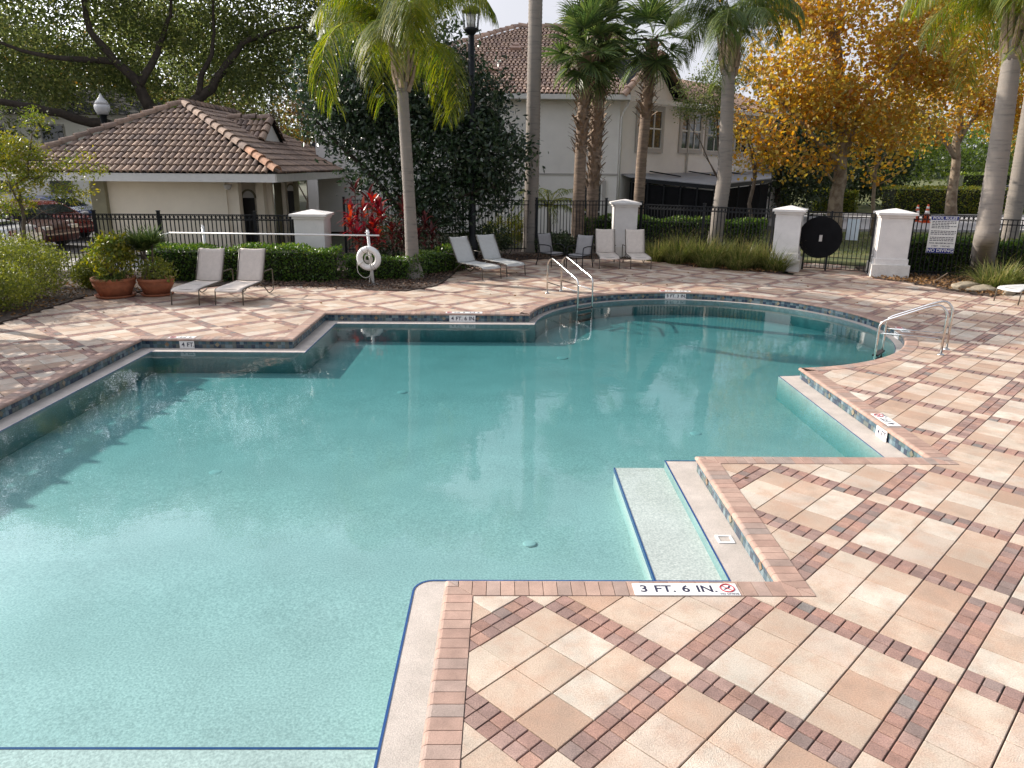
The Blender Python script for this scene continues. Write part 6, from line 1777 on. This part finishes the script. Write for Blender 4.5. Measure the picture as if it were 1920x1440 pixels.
car('parked_car', 'blue car parked farthest back beside the pool house', (-21.2, 35.6, -.03), -.15, M['carblue'])
car('parked_car', 'white car at the left edge beyond the long fence', (-17.6, 24.2, -.03), PI, M['carwhite'], Hh=1.2)
car('parked_suv', 'dark red SUV parked across the road at far right', (36.6, 54.0, .12), PI * .5 + .35, M['cardark'], 4.7, 1.9, 1.75, True, 'SUV')

# ------------------------------------------------------------------ palms
queen_palm('yellow green queen palm in the mulch bed by the life ring', [(-2.42, 19.85, 0), (-2.42, 19.85, .18), (-2.46, 19.87, .45), (-2.50, 19.9, 2.0), (-2.60, 19.95, 4.75)], [.26, .235, .185, .155, .145], 21, 3.3, M['palmleaf'], 1, leafl=1.15, droop=2.15)
queen_palm('tall smooth grey palm trunk whose crown is above the frame', [(.88, 26.3, 0), (.88, 26.3, .3), (.92, 26.3, 3), (.95, 26.3, 9.4)], [.30, .25, .235, .22], 18, 3.0, M['palmleaf'], 2, leafl=.8, droop=2.7)
queen_palm('straight grey queen palm standing in the border grass', [(6.80, 24.4, 0), (6.82, 24.4, .3), (6.98, 24.4, 2.6), tuple(at(1366, 138, 24.4))], [.27, .235, .225, .19], 20, 3.0, M['palmdark'], 3, leafl=.95, droop=2.2)
pr = [gp(1838, 512), at(1850, 440, 19.3), at(1868, 320, 19.4), at(1897, 110, 19.5)]; pr[0].z = 0
queen_palm('leaning queen palm with thick ringed trunk at far right', [tuple(p) for p in pr], [.31, .275, .255, .21], 22, 3.2, M['palmleaf'], 4, leafl=1.0, droop=2.2)
pr = [at(1893, 448, 25), at(1905, 370, 25), at(1928, 230, 25), at(1950, 90, 25)]; pr[0].z = 0
queen_palm('second leaning palm trunk cut by the right edge', [tuple(p) for p in pr], [.26, .25, .24, .2], 16, 2.6, M['palmdark'], 5, leafl=.7, droop=2.6)
sabal_palm('left sabal palm with shaggy leaf bases before the house', [(2.58, 26.8, 0), (2.60, 26.8, 3.0), (2.68, 26.8, 6.6)], [.24, .20, .19], 30, M['sabalfan'], 1, .95, .78, (.50, .98))
sabal_palm('right sabal palm, boots clinging all down its trunk', [(3.22, 27.9, 0), (3.20, 27.9, 2.2), (3.30, 27.9, 7.4)], [.20, .22, .26], 28, M['sabalfan'], 2, .95, .78, (.28, .98))
sabal_palm('slender palm with dark shaggy neck rising behind the weathered pillar', [(5.05, 28.8, 0), (5.08, 28.8, 3.2), (5.25, 28.8, 7.3)], [.21, .19, .20], 24, M['sabalfan'], 3, 1.15, .85, (.62, .98))

# ------------------------------------------------------------------ trees
def px3(l): return [tuple(at(x, y, Y)) for x, y, Y in l]
# big oak behind the pool house: limbs read off the photograph at about 46 m
ob = (-17.5, 45.5, 0)
make_tree('oak_tree', 'huge spreading live oak behind the pool house', ob, [
    ([ob, (-17.3, 45.5, 3), tuple(at(283, 205, 45.5))], .55, .42),
    (px3([(283, 205, 45.5), (255, 150, 45), (215, 115, 44.5), (170, 60, 44), (150, -30, 44), (120, -140, 43)]), .36, .08),
    (px3([(262, 160, 45), (290, 110, 45.5), (305, 70, 46), (320, 30, 46), (335, -80, 46)]), .24, .06),
    ([(-16.6, 46, 2.5)] + px3([(352, 198, 46), (398, 165, 46.2), (425, 120, 46.4), (455, 80, 46.6), (510, 58, 47), (565, 50, 47)]), .40, .07),
    (px3([(372, 180, 46), (378, 140, 46), (398, 100, 46), (400, 40, 46), (410, -90, 46)]), .2, .05),
    (px3([(215, 238, 45), (140, 222, 43), (60, 200, 41), (0, 190, 40), (-120, 170, 38)]), .30, .12),
    (px3([(215, 115, 44.5), (120, 110, 43), (40, 95, 42), (-60, 60, 41)]), .2, .05),
    ], [((-16, 49, 15.5), (11.5, 4.5, 7.5)), ((-28, 46, 13), (9, 4, 7.5)), ((-18, 49, 9.2), (9.5, 3.6, 3.2)), ((-8.5, 50, 14.2), (5.0, 3, 4.2)), ((-27, 42, 15), (8, 4, 4)), ((-25, 46, 7.6), (5, 3, 1.8)), ((-15, 44, 15.5), (9, 3, 3.0))],
    3400, 44, .50, .235, M['oakleaf'], M['bark'], None, seed=3, gaps=.32, aspect=.5, shell=.15)
# russet trees and bare shrubs behind it
for k, (x, y, h, r, lab) in enumerate(((-24, 60, 9, 5, 'russet tree glimpsed through the oak, left side'), (-13, 62, 10, 5, 'russet tree glimpsed through the oak, near the fork'), (-34, 58, 12, 6, 'russet tree behind the white building at far left'))):
    make_tree('russet_tree', lab, (x, y, 0), [([(x, y, 0), (x + .3, y, h * .5), (x, y, h * .9)], .25, .06)], [((x, y, h * .6), (r, r * .7, h * .45))], 260, 30, .6, .26, M['brownleaf'], M['twig'], None, seed=30 + k, gaps=.3, group='russet background trees')
for k, (x, y, h, r, lm, lab) in enumerate(((-23, 57, 14, 6.5, 'oakleaf', 'leafy tree filling the gap behind the oak fork'), (-35, 53, 15, 7, 'oakleaf', 'leafy tree at the top left corner'), (-5.5, 57, 10, 4.5, 'yellowleaf', 'yellow green tree peeping between gable and magnolia'), (-28, 64, 8, 5, 'yellowleaf', 'yellow green tree low behind the acorn lamp'))):
    make_tree('background_tree', lab, (x, y, 0), [([(x, y, 0), (x + .3, y, h * .5), (x, y, h * .9)], .28, .07)], [((x, y, h * .58), (r, r * .5, h * .44))], 420, 40, .6, .27, M[lm], M['twig'], None, seed=130 + k, gaps=.2, group='trees behind the pool house')
def bare(label, x, y, h, n, seed, spread=.35):
    r_ = random.Random(seed); t = thing('bare_tree', label, 'bare tree', (x, y, 0), 'leafless trees behind the pool house'); mbx = MB()
    def go(p, d, L, r, lv):
        q = p + d * L * .5 + Vector((r_.gauss(0, .04), r_.gauss(0, .04), .02)) * L; e = p + d * L + Vector((r_.gauss(0, .05), r_.gauss(0, .05), 0)) * L
        mbx.tube([p, q, e], [r, r * .8, r * .55], 4, cap=False)
        if lv > 0:
            for i in range(3 if lv > 1 else 4):
                f = r_.uniform(.4, 1); s = p.lerp(e, f); dd = (d + Vector((r_.gauss(0, spread), r_.gauss(0, spread), r_.uniform(0, .25)))).normalized(); go(s, dd, L * r_.uniform(.55, .8), r * .5, lv - 1)
    for i in range(n): go(Vector((x + r_.gauss(0, .6), y + r_.gauss(0, .5), 0)), Vector((r_.gauss(0, .14), r_.gauss(0, .14), 1)).normalized(), h * r_.uniform(.38, .5), .055, 3)
    part('branches', mbx, M['twigpale'], t)
M['twigpale'] = mat('pale_twigs', (.20, .15, .11), .95, .3, 5)
for k, (x, y, h) in enumerate(((-11.3, 50, 9.5), (-13.6, 52, 10), (-9.2, 51, 9), (-15.5, 53, 9), (-6.8, 53, 10), (-5, 50, 9))):
    bare(('leafless tree just right of the pool house gable', 'leafless tree behind the oak fork', 'leafless tree between the gable and the magnolia', 'leafless tree behind the roof peak', 'leafless tree behind the magnolia top', 'leafless tree above the house corner')[k], x, y, h, 7, 50 + k)
# magnolia
def nr(p, f=0.9): return (p[0] * f, p[1] * f, 2.95 + (p[2] - 2.95) * f)
mb_ = (-3.06, 24.84, 0)
make_tree('magnolia_tree', 'dense dark glossy magnolia in front of the white house', mb_, [(([mb_] if q else [nr(l[0])]) + [nr(w) for w in l[1:]], a, c) for q, (l, a, c) in zip((1, 0, 0, 0, 0), [
    ([mb_, (-3.4, 27.6, 2.5), (-3.2, 27.6, 6.6)], .2, .04), ([(-3.4, 27.6, .8), (-5.4, 27.2, 3.2), (-7.2, 27, 5.0)], .11, .03), ([(-3.4, 27.6, 1.0), (-1.6, 27.2, 2.8), (.2, 27, 4.0)], .11, .03), ([(-3.4, 27.6, .6), (-1.8, 26.9, 1.8), (-.4, 26.6, 2.2)], .09, .03), ([(-3.4, 27.6, 1.5), (-4.6, 28.4, 4.2), (-5.5, 28.5, 6.5)], .1, .03)])],
    [(nr(c), tuple(0.9 * v for v in r)) for c, r in [((-3.0, 27.7, 3.6), (3.3, 1.9, 2.3)), ((-5.2, 27.7, 4.9), (2.3, 1.7, 1.8)), ((-1.7, 27.5, 3.0), (2.6, 1.6, 1.9)), ((-5.9, 28, 5.6), (1.6, 1.4, 1.1)), ((-3.0, 28, 5.2), (2.4, 1.5, 1.6)), ((-.5, 27.4, 3.1), (1.5, 1.2, 1.4)), ((-5.9, 27.4, 4.3), (1.3, 1.3, .8)), ((-2.2, 27.2, 1.7), (2.6, 1.4, .9)), ((-5.0, 28, 6.8), (1.9, 1.3, 1.2)), ((-3.2, 28, 6.7), (2.2, 1.4, 1.2)), ((-1.5, 28, 5.3), (1.7, 1.3, 1.3))]],
    1900, 18, .25, .19, M['magleaf'], M['bark'], None, seed=8, gaps=.25, aspect=.42, shell=.25, up=.35)
# sycamores in autumn leaf
def syc(label, base, trunk, ells, n, seed, per=26):
    make_tree('sycamore_tree', label, base, trunk, ells, int(n * 1.3), per, .40, .175, M['sycleaf'], M['sycbark'], None, seed=seed, gaps=.62, aspect=.8, group='autumn sycamores beyond the gate', shell=.12, up=-.1)
s1 = tuple(at(1565, 438, 31.5)); s1 = (s1[0], 31.5, 0)
syc('largest orange sycamore with mottled trunk behind the gate', s1, [
    ([s1] + px3([(1566, 390, 31.5), (1576, 310, 31.5), (1583, 260, 31.6), (1575, 150, 31.8), (1560, 60, 32), (1545, -60, 32), (1540, -200, 32)]), .36, .06),
    (px3([(1580, 270, 31.6), (1575, 130, 31.8), (1573, 40, 32), (1578, -100, 32)]), .17, .05),
    (px3([(1578, 300, 31.5), (1620, 200, 31), (1680, 120, 30.5), (1720, 60, 30)]), .13, .03), (px3([(1576, 310, 31.5), (1500, 220, 31), (1440, 160, 31), (1390, 120, 31)]), .13, .03),
    (px3([(1570, 350, 31.5), (1545, 315, 31), (1500, 300, 30.6)]), .06, .02)],
    [((13.8, 31.5, 8.6), (4.6, 3.2, 4.2)), ((11.3, 31, 6.4), (2.4, 2.2, 2.6)), ((14.3, 31.2, 5.2), (4.0, 2.6, 1.7)), ((12.0, 32, 11), (3.5, 3, 3)), ((16.6, 31.5, 7.2), (2.6, 2.4, 3)), ((10.6, 31.2, 4.0), (1.5, 1.4, 1.0)), ((12.0, 31.0, 3.4), (1.6, 1.3, .7))], 880, 5)
s2 = at(1785, 415, 41); s2 = (s2.x, 41, 0)
syc('orange sycamore with pale trunk near the cones', s2, [
    ([s2] + px3([(1783, 380, 41), (1793, 300, 41), (1800, 200, 41), (1790, 80, 41), (1780, -80, 41)]), .36, .07), (px3([(1793, 300, 41), (1740, 220, 40), (1690, 180, 40)]), .14, .03), (px3([(1795, 270, 41), (1850, 180, 41), (1890, 120, 41)]), .14, .03)],
    [((24.2, 41, 8.6), (4.8, 3.4, 3.6)), ((22.2, 40, 6.2), (3.2, 2.5, 2.0)), ((27.8, 41, 8.6), (4.2, 3, 4.6)), ((24.8, 41, 13), (5, 4, 3.8)), ((28.0, 41, 5.6), (3.6, 2.5, 1.8)), ((31.5, 41.5, 7.5), (3.5, 3, 4))], 1050, 6)
s3 = at(1640, 400, 34); s3 = (s3.x, 34, 0)
make_tree('young_tree', 'thin nearly bare young tree between the two hedges', s3, [([s3] + px3([(1640, 340, 34), (1646, 270, 34), (1648, 240, 34)]), .10, .04), (px3([(1641, 345, 34), (1625, 310, 34), (1610, 290, 34)]), .04, .012), (px3([(1643, 320, 34), (1660, 290, 34), (1675, 280, 34)]), .04, .012), (px3([(1641, 350, 34), (1668, 335, 34), (1690, 320, 34)]), .03, .01)],
    [(tuple(at(1645, 290, 34)), (1.5, 1.2, 1.3))], 60, 7, .3, .2, M['sycleaf'], M['sycbark'], None, seed=17, aspect=.8)
# small green tree by the house and its thin dark neighbour
g1 = (9.6, 33.6, 0)
make_tree('holly_tree', 'small olive green tree in front of the house windows', g1, [([g1, (9.5, 33.5, 2.6), tuple(at(1335, 170, 33.5))], .08, .03), ([(9.5, 33.5, 2.2), tuple(at(1290, 230, 33.3))], .04, .015), ([(9.5, 33.5, 2.2), tuple(at(1320, 290, 33.3))], .03, .012)],
    [(tuple(at(1322, 178, 33.4)), (1.2, 1.0, .85)), (tuple(at(1350, 145, 33.5)), (1.0, 1.0, .75)), (tuple(at(1293, 208, 33.3)), (.55, .6, .35)), (tuple(at(1350, 225, 33.5)), (.5, .8, .7))], 200, 26, .2, .11, M['oakleaf'], M['twig'], None, seed=21, gaps=.2)
g2 = at(1408, 415, 32); g2 = (g2.x, 32, 0)
make_tree('slim_tree', 'slim forked grey tree in front of the screened porch', g2, [([g2] + px3([(1415, 340, 32), (1410, 290, 32), (1398, 240, 32)]), .10, .04), (px3([(1416, 335, 32), (1419, 300, 32), (1405, 255, 32)]), .06, .03)], [(tuple(at(1405, 230, 32)), (1.1, 1.0, .7)), (tuple(at(1378, 300, 32)), (.6, .6, .4))], 60, 16, .22, .13, M['sycleaf'], M['twig'], None, seed=23)
# young tree in the left bed
y1 = (-12.1, 18.6, 0)
make_tree('crape_tree', 'spindly young tree with yellow green leaves at far left', y1, [
    ([y1] + px3([(45, 440, 18.6), (42, 395, 18.6), (30, 345, 18.6), (52, 330, 18.6), (55, 290, 18.6), (60, 250, 18.6)]), .055, .015), (px3([(42, 395, 18.6), (20, 350, 18.5), (5, 310, 18.4)]), .03, .01), (px3([(48, 420, 18.6), (75, 400, 18.5), (105, 390, 18.4)]), .015, .006), (px3([(52, 335, 18.6), (95, 330, 18.5), (120, 345, 18.4), (140, 370, 18.4)]), .02, .006), (px3([(55, 300, 18.6), (110, 300, 18.5), (170, 308, 18.4), (205, 318, 18.4)]), .018, .005)],
    [(tuple(at(20, 330, 18.6)), (.75, .6, .45)), (tuple(at(30, 290, 18.6)), (.65, .5, .30)), (tuple(at(68, 225, 18.6)), (.22, .22, .22)), (tuple(at(140, 315, 18.5)), (.75, .4, .18)), (tuple(at(130, 360, 18.4)), (.45, .4, .22)), (tuple(at(15, 385, 18.6)), (.5, .4, .25)), (tuple(at(160, 290, 18.5)), (.5, .35, .12)), (tuple(at(5, 270, 18.6)), (.3, .3, .25))],
    260, 26, .11, .085, M['yellowleaf'], M['twig'], None, seed=25, aspect=.42, up=.2)
make_tree('crape_tree', 'taller yellow green tree just outside the left edge', (-15.9, 18.4, 0), [([(-15.9, 18.4, 0), (-15.8, 18.3, 2.0), (-15.6, 18.3, 4.2)], .07, .02), ([(-15.85, 18.35, 1.4), (-14.8, 18.0, 3.0)], .04, .012), ([(-15.85, 18.35, 1.6), (-16.6, 17.6, 3.2)], .04, .012)],
    [((-15.6, 18.2, 3.9), (1.5, 1.3, .8)), ((-14.7, 18.0, 3.1), (.9, .9, .5)), ((-16.7, 17.6, 3.2), (1.0, .9, .5))], 110, 24, .16, .10, M['yellowleaf'], M['twig'], None, seed=26, aspect=.42, up=.2)
# dark and bright trees filling the far ground
bgl = [(16.5, 46, 7, 3.6, 'darktree', 'dark evergreen behind the largest sycamore'), (20.5, 55, 7.5, 4, 'darktree', 'dark evergreen beyond the rounded hedge'), (26, 57, 7, 4, 'darktree', 'dark evergreen behind the traffic cones'), (12.5, 47, 6, 3, 'darktree', 'dark evergreen beside the screened porch'),
       (33.5, 68, 9, 5, 'brightleaf', 'bright green tree on the slope above the SUV'), (41, 64, 8, 5, 'brightleaf', 'bright green tree at the far right edge'), (31, 76, 12, 6, 'brightleaf', 'tall bright green tree behind the slope'), (48, 76, 14, 8, 'darktree', 'dark tree on the right skyline'), (8.6, 40.8, 0, 0, '', '')]
for k, (x, y, h, r, lm, lab) in enumerate(bgl):
    if h: make_tree('background_tree', lab, (x, y, 0), [([(x, y, 0), (x, y, h * .4), (x + .3, y, h * .85)], .22, .06)], [((x, y, h * .55), (r, r * .7, h * .46)), ((x + r * .4, y, h * .4), (r * .7, r * .6, h * .3))], 330, 26, .5, .28, M[lm], M['bark'], None, seed=70 + k, group='trees beyond the road', gaps=.2)
for k, (x, y, h, r, lab) in enumerate(((-46, 70, 15, 8, 'tall oak on the left skyline'), (-33, 74, 17, 9, 'tall oak behind the big live oak'), (-18, 78, 16, 8, 'tall oak far behind the pool house'), (-60, 60, 15, 8, 'tall oak beyond the left edge'))):
    make_tree('background_oak', lab, (x, y, 0), [([(x, y, 0), (x, y, h * .5), (x, y, h * .9)], .4, .1)], [((x, y, h * .58), (r, r * .7, h * .44))], 420, 26, .9, .42, M['oakleaf'], M['bark'], None, seed=90 + k, group='oaks on the left skyline', gaps=.3)
tl = MB()
P = []
for k in range(2600):
    a = rng.uniform(-1.15, 1.15); d = rng.uniform(120, 170); P.append((math.sin(a) * d, math.cos(a) * d, rng.uniform(0, 9) * rng.uniform(.4, 1)))
o = link('treeline', leaf_mesh('treeline', cloud(P, 12, 1.4), 1.6, M['darktree'], aspect=.7)); tag(o, 'hazy wooded skyline far beyond the houses', 'trees', kind='stuff')

# ------------------------------------------------------------------ pergola just outside the left edge: its lattice shades the near left deck
t = thing('pergola', 'timber pergola with lattice roof left of the pool', 'pergola', (-14.5, 10, 0))
PXR, PYF, PZ = -10.72, 14.72, 2.75
for x in (-11.4, -17.0):
    for y in (14.3, 10.0, 5.3, 0.6): part('post', MB().box(x - .08, x + .08, y - .08, y + .08, 0, PZ - .2), M['wood'], t)
for x in (-11.4, -17.0): part('beam', MB().box(x - .06, x + .06, .2, PYF, PZ - .2, PZ), M['wood'], t)
part('edge_beam', MB().box(-17.4, PXR, PYF - .10, PYF, PZ, PZ + .14), M['wood'], t); part('edge_beam', MB().box(PXR - .09, PXR, .2, PYF - .1, PZ, PZ + .14), M['wood'], t)
y = PYF - .6
while y > .3:
    part('rafter', MB().box(-17.5, PXR + .17, y - .03, y + .03, PZ + .003, PZ + .137), M['wood'], t); y -= .62
for k in range(38):
    x = -17.3 + .176 * k
    if x < PXR - .1: part('lattice_slat', MB().box(x, x + .075, .3, PYF - .12, PZ + .142, PZ + .16), M['wood'], t)
mbx = MB()
y = PYF - .2
while y > .4: mbx.box(-17.4, PXR - .1, y - .20, y, PZ + .162, PZ + .18); y -= .35
part('lattice_battens', mbx, M['wood'], t)
